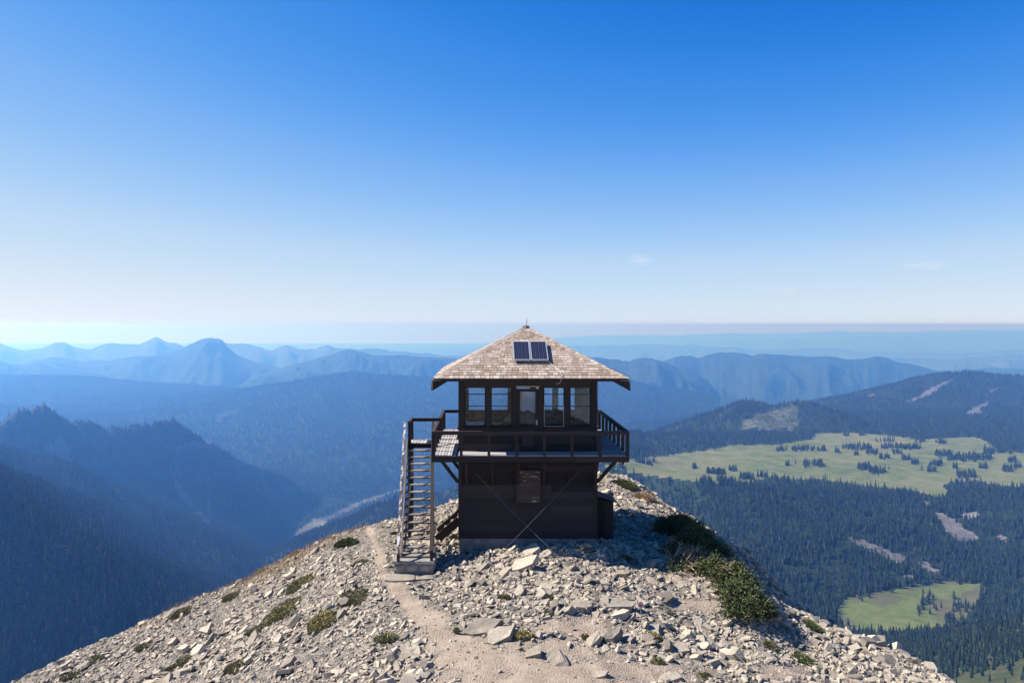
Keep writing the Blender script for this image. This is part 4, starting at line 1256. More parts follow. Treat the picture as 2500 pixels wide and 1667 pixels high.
for (a, b, c, d) in ((CX0 - .05, 1.03, CY0 - .045, CY0 + .05), (1.745, CX1 + .05, CY0 - .045, CY0 + .05), (CX0 - .05, CX1 + .05, CY1 - .05, CY1 + .045)):
    MB().box(a, b, c, d, Zr(SILL - .045), Zr(SILL)).build('sill', 'dark2', cabw)
for x in (CX0, CX1):
    MB().box(x - .05, x + .05, CY0 + .052, CY1 - .052, Zr(SILL - .045), Zr(SILL)).build('sill', 'dark2', cabw)
BAY = (CX1 - CX0 - .17 * 2 - .135 * 4) / 5
starts = [CX0 + .17 + i * (BAY + .135) for i in range(5)]
sY = [CY0 + .17 + i * ((CY1 - CY0) - .34 - .135 * 4 + .54) / 5 for i in range(5)]
for (x, y) in ((CX0, CY0), (CX1, CY0), (CX0, CY1), (CX1, CY1)):
    qx, qy = (1 if x == CX0 else -1), (1 if y == CY0 else -1)
    MB().box(*sorted((x - qx * .008, x + qx * .17)), *sorted((y - qy * .008, y + qy * .17)), Zr(-3.885), Zr(PLATE - .003)).build('corner_post', 'dark2', cabw)
def window(kind, i, side, frame_mat='dark2'):
    """one sash: frame, two thin bars and the glass; side is front, back, left or right"""
    a0 = starts[i]
    a1 = a0 + BAY
    z0, z1 = SILL + .002, HEAD
    def B(mb, p0, p1, d0, d1, za, zb):
        if side == 'front':
            mb.box(p0, p1, CY0 + d0, CY0 + d1, Zr(za), Zr(zb))
        elif side == 'back':
            mb.box(p0, p1, CY1 - d1, CY1 - d0, Zr(za), Zr(zb))
        else:
            o = CY0 - CX0
            if side == 'left':
                mb.box(CX0 + d0, CX0 + d1, p0 + o, p1 + o, Zr(za), Zr(zb))
            else:
                mb.box(CX1 - d1, CX1 - d0, p0 + o, p1 + o, Zr(za), Zr(zb))
        return mb
    fr_ = MB()
    fw = .042
    B(fr_, a0, a0 + fw, .03, .075, z0, z1); B(fr_, a1 - fw, a1, .03, .075, z0, z1)
    B(fr_, a0 + fw, a1 - fw, .03, .075, z0, z0 + .055); B(fr_, a0 + fw, a1 - fw, .03, .075, z1 - .02, z1)
    w_ = fr_.build('window', frame_mat)
    g = B(MB(), a0 + fw - .004, a1 - fw + .004, .050, .054, z0 + .05, z1 - .015).build('pane', 'glass', w_)
    for z in (-2.145, -2.51):
        B(MB(), a0 + fw, a1 - fw, .040, .064, z - .011, z + .011).build('muntin', 'dark2', w_)
    if frame_mat == 'alu':
        pass
    return w_
for side in ('front', 'back', 'left', 'right'):
    for i in range(5):
        if not (side == 'front' and i == 2):
            window('sash', i, side)
    for i in range(4):
        a0 = starts[i] + BAY
        if side == 'front':
            if i in (1, 2):
                MB().box(a0, a0 + .135, CY0 - .006, CY0 + .13, Zr(-3.885), Zr(HEAD - .002)).build('post', 'dark2', cabw)
            else:
                MB().box(a0, a0 + .135, CY0 - .006, CY0 + .13, Zr(SILL + .002), Zr(HEAD - .002)).build('post', 'dark2', cabw)
        elif side == 'back':
            MB().box(a0, a0 + .135, CY1 - .13, CY1 + .006, Zr(SILL + .002), Zr(HEAD - .002)).build('post', 'dark2', cabw)
        else:
            y = a0 + CY0 - CX0
            x = CX0 if side == 'left' else CX1
            q = 1 if side == 'left' else -1
            MB().box(*sorted((x - q * .006, x + q * .13)), y, y + .135, Zr(SILL + .002), Zr(HEAD - .002)).build('post', 'dark2', cabw)
# thin metal frame edges of the fourth front pane, their lit look painted pale
pl_ = MB(); a0, a1 = starts[3] + .03, starts[3] + BAY - .03
pl_.box(a0, a0 + .012, CY0 + .022, CY0 + .03, Zr(SILL + .04), Zr(-2.5)).box(a1 - .012, a1, CY0 + .022, CY0 + .03, Zr(SILL + .04), Zr(-2.5)).box(a0, a1, CY0 + .018, CY0 + .029, Zr(SILL + .03), Zr(SILL + .042))
pl_.build('lit_frame_edge', 'alu', cabw)
# door in the middle bay
a0, a1 = starts[2], starts[2] + BAY
door = MB().box(a0 + .004, a0 + .10, CY0 + .03, CY0 + .075, Zr(-3.87), Zr(HEAD - .06)).box(a1 - .10, a1 - .004, CY0 + .03, CY0 + .075, Zr(-3.87), Zr(HEAD - .06)) \
    .box(a0 + .10, a1 - .10, CY0 + .03, CY0 + .075, Zr(-3.87), Zr(-3.10)).box(a0 + .10, a1 - .10, CY0 + .03, CY0 + .075, Zr(HEAD - .13), Zr(HEAD - .06)).build('door', 'dark2')
MB().box(a0 + .095, a1 - .095, CY0 + .050, CY0 + .054, Zr(-3.105), Zr(HEAD - .125)).build('pane', 'glass', door)
MB().box(a0 + .145, a1 - .145, CY0 + .018, CY0 + .03, Zr(-3.76), Zr(-3.22)).build('door_panel', 'dark', door)
MB().box(a1 - .085, a1 - .035, CY0 + .004, CY0 + .03, Zr(-3.08), Zr(-2.93)).tube([(a1 - .06, CY0 + .004, Zr(-3.05)), (a1 - .06, CY0 - .03, Zr(-3.04)), (a1 - .06, CY0 - .03, Zr(-2.97)), (a1 - .06, CY0 + .004, Zr(-2.96))], .009).build('handle', 'alu', door)
MB().box(a0 - .03, a1 + .03, CY0 - .012, CY0 + .019, Zr(-1.915), Zr(-1.885)).build('trim_strip', 'newwood', cabw)
MB().box(a0 + .01, a1 - .01, CY0 + .10, CY0 + .115, Zr(-2.01), Zr(-1.975)).build('curtain_rail', 'newwood', cabw)
MB().box(a0 + .10, a0 + .165, CY0 + .085, CY0 + .10, Zr(-2.43), Zr(-2.06)).build('trim_strip', 'newwood', cabw)

# roof
AX, AY, EZ, AZ = 1.30, 25.91, Zr(-1.62), Zr(-.115)
HW = 2.87
rb = MB()
ev = [(AX - HW, AY - HW, EZ), (AX + HW, AY - HW, EZ), (AX + HW, AY + HW, EZ), (AX - HW, AY + HW, EZ)]
lowv = [(x, y, z - .06) for (x, y, z) in ev]
rb.add(ev + [(AX, AY, AZ)] + lowv + [(AX, AY, AZ - .06)],
       [(0, 1, 4), (1, 2, 4), (2, 3, 4), (3, 0, 4), (6, 5, 9), (7, 6, 9), (8, 7, 9), (5, 8, 9), (0, 5, 6, 1), (1, 6, 7, 2), (2, 7, 8, 3), (3, 8, 5, 0)])
roof = rb.build('roof', 'dark')
SL = math.hypot(HW, AZ - EZ)
ang_r = math.atan2(AZ - EZ, HW)
FACES = []      # origin at the left end of the eave, direction along it, up the slope, outward normal
for kq in range(4):
    a = math.pi / 2 * kq
    ex = Vector((math.cos(a), math.sin(a), 0))
    inn = Vector((-math.sin(a), math.cos(a), 0))
    upv = (inn * math.cos(ang_r) + Vector((0, 0, math.sin(ang_r)))).normalized()
    nn = ex.cross(upv).normalized()
    org = Vector((AX, AY, EZ)) - inn * HW
    FACES.append((org, ex, upv, nn))
ROWS = 22
EXPOSE = SL / ROWS
sh_me = []
for q in range(12):
    w = .095 + .009 * q
    L = EXPOSE * 1.9
    sh_me.append((w, new_mesh('shingle', [(0, 0, 0), (w, 0, 0), (w, L, 0), (0, L, 0), (0, 0, .019), (w, 0, .019), (w, L, .004), (0, L, .004)], BOXF, M['shingle'])))
field_V, field_F = [], []
n_single = 0
for kq, (org, ex, upv, nn) in enumerate(FACES):
    for r_ in range(ROWS):
        half = HW * (1 - r_ / ROWS) + (.02 if r_ == 0 else 0)
        x = -half + random.uniform(-.06, .0)
        while x < half - .02:
            w, me_ = random.choice(sh_me)
            up2 = (upv + nn * -.034).normalized()
            n2 = ex.cross(up2).normalized()
            p = org + ex * x + upv * (r_ * EXPOSE - (.04 if r_ == 0 else 0) + jit(.006)) + nn * (.036 + jit(.002))
            mat_ = Matrix((ex, up2, n2)).transposed()
            pts8, cut = [], False
            for v in me_.vertices:
                q = p + mat_ @ v.co
                lx_, ly2 = (q - org).dot(ex), (q - org).dot(upv)
                lim = max(0, HW * (1 - ly2 / SL)) + .015
                if abs(lx_) > lim:
                    q = q + ex * (math.copysign(lim, lx_) - lx_)
                    cut = True
                pts8.append(q)
            if kq == 0 and n_single < 300:
                n_single += 1
                if cut:
                    link('shingle', new_mesh('shingle', [tuple(q - p) for q in pts8], BOXF, M['shingle']), roof, tuple(np.array(p) - TOWER_BASE))
                else:
                    o = link('shingle', me_, roof, tuple(np.array(p) - TOWER_BASE))
                    o.rotation_euler = (mat_ @ Matrix.Rotation(jit(.010), 3, 'Z')).to_euler()
            else:
                b0 = len(field_V)
                field_V += [tuple(q - Vector(TOWER_BASE)) for q in pts8]
                field_F += [tuple(i + b0 for i in f) for f in BOXF]
            x += w + .011
me = new_mesh('shingle_field', field_V, field_F, M['shingle'])
link('shingle_field', me, roof, kind='stuff')
# hip caps: pairs of shingles folded over each hip
hipme = {}
for kq in range(4):
    c = Vector(ev[kq]); top = Vector((AX, AY, AZ))
    d = (top - c).normalized()
    L = (top - c).length
    na_, nb_ = FACES[kq][3], FACES[(kq - 1) % 4][3]
    hn = 27
    for i in range(hn):
        if kq == 1 and i < 1:
            continue
        p = c + d * (L * i / hn) + Vector((0, 0, .030 if (kq == 0 and i > 7) else .024))
        for s_, nn in ((1, na_), (-1, nb_)):
            if kq == 0 and i <= 7 and s_ == 1 and i % 2:
                continue
            side = nn.cross(d).normalized()
            if side.dot(FACES[kq if s_ == 1 else (kq - 1) % 4][1]) * s_ < 0:
                side = -side
            wv = .105 + jit(.012)
            q0 = p + nn * .030 + Vector((0, 0, .008)) + d * jit(.01)
            vs4 = [q0, q0 + side * wv - nn * .006, q0 + side * wv + d * (L / hn * 1.5) - nn * .016, q0 + d * (L / hn * 1.5) - nn * .010]
            vs8 = [v - nn * .013 for v in vs4] + vs4
            MB().add(vs8, BOXF).build('hip_shingle', 'shingle', roof)
# rafter tails and hip rafters
for kq, (org, ex, upv, nn) in enumerate(FACES):
    for x in np.linspace(-1.86, 1.86, 7):
        a = org + ex * float(x) + upv * .05 - nn * .10
        MB().beam(a, a + upv * .95, .045, .11, up=nn).build('rafter', 'dark2', roof)
for kq in range(4):
    c = Vector(ev[kq]); d = (Vector((AX, AY, AZ)) - c).normalized()
    out = Vector((c.x - AX, c.y - AY, 0)).normalized()
    up_ = d.cross(out.cross(Vector((0, 0, 1)))).normalized()
    if up_.z < 0:
        up_ = -up_
    a = c - d * .10
    b = c + d * 1.3
    sd_ = Vector((-out.y, out.x, 0)) * .035
    hv = []
    for p, dp in ((a, .24), (b, .20)):
        hv += [p - sd_ - up_ * .062, p + sd_ - up_ * .062, p + sd_ - Vector((0, 0, .062 + dp)), p - sd_ - Vector((0, 0, .062 + dp))]
    MB().add(hv, [(0, 1, 2, 3), (4, 7, 6, 5), (0, 4, 5, 1), (1, 5, 6, 2), (2, 6, 7, 3), (3, 7, 4, 0)]).build('hip_rafter', 'dark2', roof)
    # the board that closes the tip of the corner
    e1 = Vector((1 if c.x > AX else -1, 0, 0)); e2 = Vector((0, 1 if c.y > AY else -1, 0))
    t0 = c + Vector((0, 0, -.004))
    tipv = [t0 - e1 * .30 + Vector((0, 0, 0)), t0 - e2 * .30, t0 + (e1 + e2) * .07 - Vector((0, 0, .035))]
    MB().add([v + Vector((0, 0, dz)) for dz in (-.03, .006) for v in tipv], [(0, 1, 2), (5, 4, 3), (0, 3, 4, 1), (1, 4, 5, 2), (2, 5, 3, 0)]).build('corner_board', 'tread', roof)
for kq, (org, ex, upv, nn) in enumerate(FACES):
    inn = Vector((0, 0, 1)).cross(ex)
    a = org - ex * (HW + .01) - inn * .010 - Vector((0, 0, .035)); b = org + ex * (HW + .01) - inn * .010 - Vector((0, 0, .035))
    MB().beam(a, b, .02, .075).build('fascia_board', 'dark2', roof)
# wire along the right hip and down the corner
MB().tube([(AX + HW - .55, AY - HW + .5, EZ + .34), (AX + HW - .2, AY - HW + .2, EZ + .20), (AX + HW + .07, AY - HW - .03, EZ + .10), (AX + HW + .10, AY - HW - .05, EZ - .08), (AX + HW + .05, AY - HW, EZ - .2)], .007).build('wire', 'black', roof)
MB().tube([(CX1 + .01, CY0 + .01, Zr(-1.7)), (CX1 + .035, CY0 - .01, Zr(-1.9)), (CX1 + .018, CY0 - .008, Zr(-2.5)), (CX1 + .02, CY0 - .01, Zr(-3.1))], .010).build('wire', 'black')
MB().tube([(3.75, 23.1, Zr(-4.1)), (3.78, 23.1, Zr(-4.35)), (3.95, 23.1, Zr(-4.52)), (4.12, 23.1, Zr(-4.40)), (4.16, 23.1, Zr(-4.12))], .006).build('wire', 'black')
MB().box(4.02, 4.08, 23.08, 23.14, Zr(-4.17), Zr(-4.09)).build('wire_clip', 'black')

# antenna
MB().tube([(AX, AY, AZ - .02), (AX + .02, AY, AZ + .16), (AX + .055, AY, AZ + .33)], [.012, .009, .006]).build('antenna', 'black')
MB().box(AX - .06, AX + .06, AY - .06, AY + .06, AZ - .03, AZ + .035).build('roof_peak_cap', 'dark2', roof)

# two solar panels on the front slope
org, ex, upv, nn = FACES[0]
def roof_pt(x, s, lift):
    return org + ex * (x - AX) + upv * (s * SL) + nn * lift
for (x0, x1) in ((.815, 1.338), (1.352, 1.885)):
    s0, s1 = .262, .622
    fr_ = MB()
    t = .03
    L = (s1 - s0) * SL
    o = roof_pt(x0, s0, .125)
    def R3(a, b, c):
        return o + ex * a + upv * b + nn * c
    W_ = x1 - x0
    def slab(a0, a1, b0, b1, c0, c1):
        return [R3(a, b, c) for c in (c0, c1) for a, b in ((a0, b0), (a1, b0), (a1, b1), (a0, b1))]
    for (aa) in ((0, W_, 0, t, 0, .045), (0, W_, L - t, L, 0, .045), (0, t, t, L - t, 0, .045), (W_ - t, W_, t, L - t, 0, .045)):
        fr_.add(slab(*aa), BOXF)
    for aa in ((.05, .09, .05, .09, -.10, 0), (W_ - .09, W_ - .05, .05, .09, -.10, 0), (.05, .09, L - .09, L - .05, -.10, 0), (W_ - .09, W_ - .05, L - .09, L - .05, -.10, 0)):
        fr_.add(slab(*aa), BOXF)
    pn = fr_.build('solar_panel', 'alu')
    g = MB().add(slab(t - .002, W_ - t + .002, t - .002, L - t + .002, .02, .040), BOXF).build('cell_glass', 'cells', pn)
    uv = g.data.uv_layers.new(name='UVMap')
    for lp in g.data.loops:
        v = g.data.vertices[lp.vertex_index].co + Vector(TOWER_BASE) - o
        uv.data[lp.index].uv = ((v.dot(ex) - t) / (W_ - 2 * t), (v.dot(upv) - t) / (L - 2 * t))
pts = [roof_pt(1.87, .27, .12), roof_pt(1.93, .25, .07), roof_pt(2.08, .18, .06), roof_pt(2.20, .09, .06), roof_pt(2.24, .02, .07), roof_pt(2.22, -.02, .06)]
pts += [Vector((2.16, AY - HW + .02, EZ - .12)), Vector((2.08, AY - HW + .18, EZ - .16))]
MB().tube(pts, .012).build('conduit', 'conduit', tower)

# guy wires from the ground up to the wall under the deck
def guy(px, py, top):
    x, y, z = ground_at(px, py)
    p = Vector((x, y, z - .03)); t = Vector(top)
    pts_ = [p.lerp(t, f) - Vector((0, 0, .05 * math.sin(math.pi * f))) for f in np.linspace(0, 1, 9)]
    MB().tube(pts_, .006, n=5).build('guy_wire', 'steel')
guy(1157, 1412, (3.02, CY0 - .06, Zr(-4.28)))
guy(1391, 1382, (-.35, CY0 - .06, Zr(-4.55)))

# ------------------------------------------------------------------ things round the tower
shed_base = np.array((3.72, 25.0, CZ - 7.0))
shed = empty('storage_box', tuple(shed_base), 'narrow dark wooden storage box with a sloping lid against the right wall', 'storage box')
for (x0, x1, y0, y1) in ((3.43, 4.02, 24.62, 24.66), (3.43, 4.02, 25.36, 25.40), (3.43, 3.47, 24.66, 25.36), (3.98, 4.02, 24.66, 25.36)):
    b_ = MB()
    for kk in range(4):
        if y1 - y0 < .1:
            w = (x1 - x0) / 4
            b_.box(x0 + kk * w + .003, x0 + (kk + 1) * w - .003, y0 + jit(.004), y1, Zr(-6.80), Zr(-5.45 - .33 * (x0 + (kk + 1) * w - 3.43)))
        else:
            w = (y1 - y0) / 4
            b_.box(x0, x1, y0 + kk * w + .002, y0 + (kk + 1) * w - .002, Zr(-6.80), Zr(-5.47 - (.18 if x0 > 3.6 else 0)))
    b_.build('side_board', 'dark', shed, shed_base)
MB().add(beamv((3.395, 25.0, Zr(-5.40)), (4.11, 25.0, Zr(-5.63)), .96, .03), BEAMF).build('lid', 'dark2', shed, shed_base)
MB().box(3.38, 4.12, 24.45, 25.55, Zr(-7.15), Zr(-6.80)).build('base_slab', 'concrete', shed, shed_base)

# concrete block under the stairs: mortared stones in its faces
bx0, bx1, by0, by1 = -2.60, -1.45, 21.40, 22.25
blk_base = np.array((-2.02, 21.8, CZ - 7.1))
blk = empty('stair_footing', tuple(blk_base), 'mortared stone block with a flat cement top under the foot of the stairs', 'stone block')
MB().box(bx0 + .03, bx1 - .03, by0 + .03, by1, Zr(-7.2), Zr(-6.58)).build('core', 'concrete', blk, blk_base)
MB().add([(bx0 - .005 + jit(.01), by0 - .01, Zr(-6.60)), (bx1 + jit(.01), by0 - .01 + jit(.01), Zr(-6.60)), (bx1 + .01, by1 + .01, Zr(-6.60)), (bx0 - .01, by1 + .01, Zr(-6.60)),
          (bx0 + .005, by0 + .005, Zr(-6.53)), (bx1 - .006, by0 + .003, Zr(-6.535)), (bx1, by1, Zr(-6.53)), (bx0, by1, Zr(-6.53))], BOXF).build('cement_cap', 'concrete', blk, blk_base)
def blob_stone(cx, cy, cz_, rx, ry, rz, seed):
    bm_ = bmesh.new()
    bmesh.ops.create_icosphere(bm_, subdivisions=2, radius=1)
    r = random.Random(seed)
    ph = r.uniform(0, 9)
    V_ = []
    for v in bm_.verts:
        q = v.co
        m_ = max(abs(q.x), abs(q.y), abs(q.z)) ** .55
        q = q / m_ * .86 * (1 + .10 * math.sin(q.x * 4 + ph) * math.cos(q.z * 5 + ph))
        V_.append((cx + q.x * rx, cy + q.y * ry, cz_ + q.z * rz))
    Fa = [tuple(v.index for v in f.verts) for f in bm_.faces]
    bm_.free()
    return V_, Fa
for i, (x, w) in enumerate(((-2.42, .17), (-2.06, .17), (-1.68, .20))):
    MB().add(*blob_stone(x, by0 + .045, Zr(-6.73), w, .085, .125, i)).build('stone', 'rock', blk, blk_base)
    MB().add(*blob_stone(bx1 - .05, by0 + .2 + .27 * i, Zr(-6.74), .075, .13, .12, 40 + i)).build('stone', 'rock', blk, blk_base)
# flat stone step in front of it
step_base = np.array((-2.05, 21.1, CZ - 7.2))
stp = empty('stone_step', tuple(step_base), 'low step of rough flat stones in front of the stair block', 'stone step')
def slab_outline(pts2, z0, z1, seed):
    r = random.Random(seed)
    n_ = len(pts2)
    V_ = [(x + r.uniform(-.02, .02), y + r.uniform(-.02, .02), z0) for x, y in pts2] + [(x, y, z1 - r.uniform(0, .03)) for x, y in pts2]
    cx_, cy_ = sum(p[0] for p in pts2) / n_, sum(p[1] for p in pts2) / n_
    V_ += [(cx_, cy_, z1 + .012)]
    Fa = [(i, (i + 1) % n_, n_ + (i + 1) % n_, n_ + i) for i in range(n_)] + [(n_ + i, n_ + (i + 1) % n_, 2 * n_) for i in range(n_)]
    return V_, Fa
MB().add(*slab_outline([(-2.76, 20.92), (-2.52, 20.84), (-2.20, 20.86), (-1.96, 20.90), (-1.98, 21.15), (-1.97, 21.39), (-2.4, 21.39), (-2.74, 21.38), (-2.78, 21.15)], Zr(-7.16), Zr(-6.86), 3)).build('stone', 'rock', stp, step_base)
MB().add(*slab_outline([(-1.93, 20.93), (-1.68, 20.97), (-1.46, 21.02), (-1.43, 21.2), (-1.46, 21.39), (-1.94, 21.39)], Zr(-7.16), Zr(-6.87), 4)).build('stone', 'rock', stp, step_base)
for i, (x, y, w) in enumerate(((-2.55, 20.83, .20), (-2.2, 20.80, .20), (-1.75, 20.90, .18), (-2.85, 21.0, .14), (-1.45, 21.1, .12))):
    MB().add(*blob_stone(x, y, Zr(-7.06), w, .11, .11, 60 + i)).build('stone', 'rock', stp, step_base)

# no-walking marker sign on a thin stake
x, y, z = ground_at(1567, 1516)
sgn_base = np.array((x, y, z))
sgn = empty('marker_sign', (x, y, z), 'small round white sign with a red prohibition mark on a thin metal stake', 'sign')
top_z = CZ - (1475 - PY0) / F * y
MB().tube([(x - .012, y, z - .05), (x - .02, y, z + .2), (x - .03, y, top_z - .05)], .007, n=5).build('stake', 'alu', sgn, sgn_base)
def disc(r0, r1, yo, mat_, name, seg=28, a0=0, th_=.004):
    V_, Fa = [], []
    for i in range(seg):
        t = 6.2832 * i / seg
        for rr in (r0, r1):
            for yy in (yo, yo - th_):
                V_.append((x - .03 + math.cos(t) * rr, y + yy, top_z + math.sin(t) * rr * 1.12))
    for i in range(seg):
        a, b = i * 4, ((i + 1) % seg) * 4
        Fa += [(a + 1, a + 3, b + 3, b + 1), (a, b, b + 2, a + 2), (a + 2, b + 2, b + 3, a + 3)]
    return MB().add(V_, Fa).build(name, mat_, sgn, sgn_base)
disc(.0, .070, -.008, 'white', 'plate')
disc(.038, .054, -.0145, 'red', 'prohibition_ring')
MB().add(beamv((x - .03 - .032, y - .017, top_z + .036), (x - .03 + .032, y - .017, top_z - .036), .004, .014, up=(1, 0, 1)), BEAMF).build('prohibition_bar', 'red', sgn, sgn_base)
MB().box(x - .056, x - .010, y - .0152, y - .0125, top_z - .028, top_z - .008).box(x - .05, x - .034, y - .0152, y - .0125, top_z - .008, top_z + .018).build('boot_print', 'black', sgn, sgn_base)

# ------------------------------------------------------------------ things inside the cabin
def soft(name, mat_, c, r, seed, label, cat, squash=1.0, group=None, parts=()):
    """a lumpy soft thing: a bag, a bundle, a coat"""
    rr = random.Random(seed)
    bm_ = bmesh.new()
    bmesh.ops.create_icosphere(bm_, subdivisions=3, radius=1)
    V_ = []
    ph = [rr.uniform(0, 6) for _ in range(6)]
    for v in bm_.verts:
        q = v.co
        s_ = 1 + .16 * math.sin(q.x * 3 + ph[0]) * math.cos(q.z * 4 + ph[1]) + .09 * math.sin(q.z * 7 + q.y * 5 + ph[2]) + .06 * math.sin(q.x * 9 + ph[3])
        zz = max(q.z * s_, -.82 * squash)
        V_.append((q.x * s_ * r[0], q.y * s_ * r[1], zz * r[2]))
    Fa = [tuple(v.index for v in f.verts) for f in bm_.faces]
    bm_.free()
    o = link(name, new_mesh(name, V_, Fa, M[mat_], True), None, tuple(c))
    tag(o, label, cat, group)
    return o
def boxthing(name, label, cat, base, pieces, group=None):
    t = empty(name, tuple(base), label, cat, group)
    for (nm, mt, *bx) in pieces:
        MB().box(*bx).build(nm, mt, t, np.array(base))
    return t
FL = Zr(-3.87)
tb = (.1, CY0 + .62, FL)
boxthing('table', 'wooden work table behind the two left front windows', 'table', tb,
         [('table_top', 'newwood', -.66, 1.0, CY0 + .2, CY0 + .95, Zr(-3.16), Zr(-3.12))] +
         [('leg', 'inside', a, a + .06, b, b + .06, FL, Zr(-3.16)) for a in (-.62, .9) for b in (CY0 + .24, CY0 + .85)])
TZt = Zr(-3.118)
boxthing('tray', 'open white tray on the table behind the leftmost front window', 'tray', (-.40, CY0 + .45, TZt),
         [('base', 'white', -.66, -.12, CY0 + .24, CY0 + .62, TZt, TZt + .012), ('side', 'white', -.66, -.12, CY0 + .225, CY0 + .24, TZt, TZt + .05), ('side', 'white', -.66, -.645, CY0 + .24, CY0 + .62, TZt, TZt + .14),
          ('side', 'white', -.645, -.12, CY0 + .62, CY0 + .635, TZt, TZt + .06)])
boxthing('book', 'pale book lying in the white tray', 'book', (-.28, CY0 + .42, TZt + .013), [('cover', 'conduit', -.42, -.16, CY0 + .30, CY0 + .52, TZt + .013, TZt + .05), ('pages', 'white', -.415, -.158, CY0 + .305, CY0 + .515, TZt + .018, TZt + .045)])
boxthing('crate', 'low pale crate on the table behind the second front window', 'crate', (.18, CY0 + .5, TZt),
         [('base', 'newwood', .02, .42, CY0 + .28, CY0 + .75, TZt, TZt + .015), ('side', 'newwood', .02, .42, CY0 + .27, CY0 + .285, TZt, TZt + .05), ('side', 'newwood', .02, .035, CY0 + .285, CY0 + .75, TZt, TZt + .07), ('side', 'newwood', .405, .42, CY0 + .285, CY0 + .75, TZt, TZt + .07)])
soft('bag', 'tan', (.74, CY0 + .48, TZt + .13), (.17, .13, .16), 3, 'tan cloth bag slumped on the table beside the door', 'bag')
soft('backpack', 'olive', (1.62, CY0 + 1.15, FL + .62), (.26, .2, .40), 5, 'olive backpack standing inside the glass door', 'backpack')
soft('duffel_bag', 'navy', (2.10, CY0 + .55, FL + .58), (.26, .24, .34), 6, 'dark blue duffel bag low in the window right of the door', 'bag')
soft('bedroll', 'olive', (2.45, CY0 + .75, FL + .68), (.30, .26, .38), 8, 'round olive bedroll piled in the window right of the door', 'bedroll')
bn = boxthing('bench', 'wooden bench along the right front windows', 'bench', (2.55, CY0 + .7, FL),
              [('seat', 'inside', 1.8, 3.2, CY0 + .2, CY0 + 1.05, FL + .26, FL + .30)] + [('leg', 'inside', a, a + .06, CY0 + b, CY0 + b + .06, FL, FL + .26) for a in (1.84, 3.1) for b in (.24, .95)])
soft('blanket', 'tan', (2.98, CY0 + .55, FL + .42), (.20, .26, .16), 9, 'tan blanket heaped under the rightmost front window', 'blanket')
boxthing('cabinet', 'low dark cabinet under the back windows', 'cabinet', (.4, CY1 - .4, FL), [('body', 'inside', -.6, 1.4, CY1 - .62, CY1 - .16, FL, Zr(-3.30)), ('top', 'inside', -.63, 1.43, CY1 - .66, CY1 - .14, Zr(-3.30), Zr(-3.26))])
boxthing('stove', 'small dark stove against the back wall behind the door', 'stove', (2.3, CY1 - .5, FL), [('body', 'black', 2.0, 2.6, CY1 - .75, CY1 - .2, FL + .12, Zr(-3.2))] + [('leg', 'black', a, a + .05, CY1 - b, CY1 - b + .05, FL, FL + .12) for a in (2.02, 2.52) for b in (.72, .28)])
# cloth hanging inside the door's glass
V_, Fa = [], []
nx_, nz_ = 26, 26
ca, cb = a0, 0
ca, cb = starts[2] + .06, starts[2] + BAY - .05
for j in range(nz_):
    for i in range(nx_):
        fx, fz = i / (nx_ - 1), j / (nz_ - 1)
        hem = -2.62 - .10 * fx - .03 * math.sin(fx * 9)
        zz = -1.99 + (hem + 1.99) * fz
        yy = CY0 + .125 + .012 * math.sin(fx * 21 + fz * 5) + .014 * math.sin(fz * 13 + fx * 8) + .010 * math.sin(fx * 40 - fz * 17) * fz
        V_.append((ca + (cb - ca) * (fx + .02 * math.sin(fz * 6)), yy, Zr(zz)))
for j in range(nz_ - 1):
    for i in range(nx_ - 1):
        p = j * nx_ + i
        Fa.append((p, p + 1, p + nx_ + 1, p + nx_))
cl_ = link('curtain', new_mesh('curtain', V_, Fa, M['cloth'], True))
sm_ = cl_.modifiers.new('thickness', 'SOLIDIFY'); sm_.thickness = .003
tag(cl_, 'crumpled grey lilac cloth hung inside the glass of the cabin door', 'curtain')

# ------------------------------------------------------------------ plants of the summit
def leaf_mesh(name, pts, dirs, ln, wd, mat_):
    """many small pointed leaves at pts along dirs"""
    n_ = len(pts)
    d = dirs / np.linalg.norm(dirs, axis=1, keepdims=True)
    s_ = np.cross(d, rng.normal(size=(n_, 3))); s_ /= np.linalg.norm(s_, axis=1, keepdims=True)
    l = (ln * rng.uniform(.6, 1.3, n_))[:, None]; w = (wd * rng.uniform(.6, 1.3, n_))[:, None]
    V_ = np.stack([pts, pts + d * l * .5 + s_ * w, pts + d * l, pts + d * l * .5 - s_ * w], 1).reshape(-1, 3)
    Fa = np.arange(n_ * 4).reshape(-1, 4)
    return np_mesh(name, V_, Fa, mat_)

def dome_points(n_, rx, ry, h, seed, lump=.35):
    a = rng.uniform(0, 6.283, n_); q = np.sqrt(rng.uniform(0, 1, n_))
    x = np.cos(a) * q * rx; y = np.sin(a) * q * ry
    edge = 1 + lump * fbm(np.cos(a) * 1.3 + seed, np.sin(a) * 1.3 + seed, 2)
    x, y = x * edge, y * edge
    zt = h * np.sqrt(np.clip(1 - q ** 2.2, 0, 1)) * (1 + .45 * fbm(x * 3.1 / max(rx, .3) + seed, y * 3.1 / max(rx, .3), 2))
    return x, y, zt * rng.uniform(.25, 1.0, n_) ** .5

def to_ground(base, x, y, z):
    return np.stack([x, y, gz(base[0] + x, base[1] + y) - base[2] + z], 1)

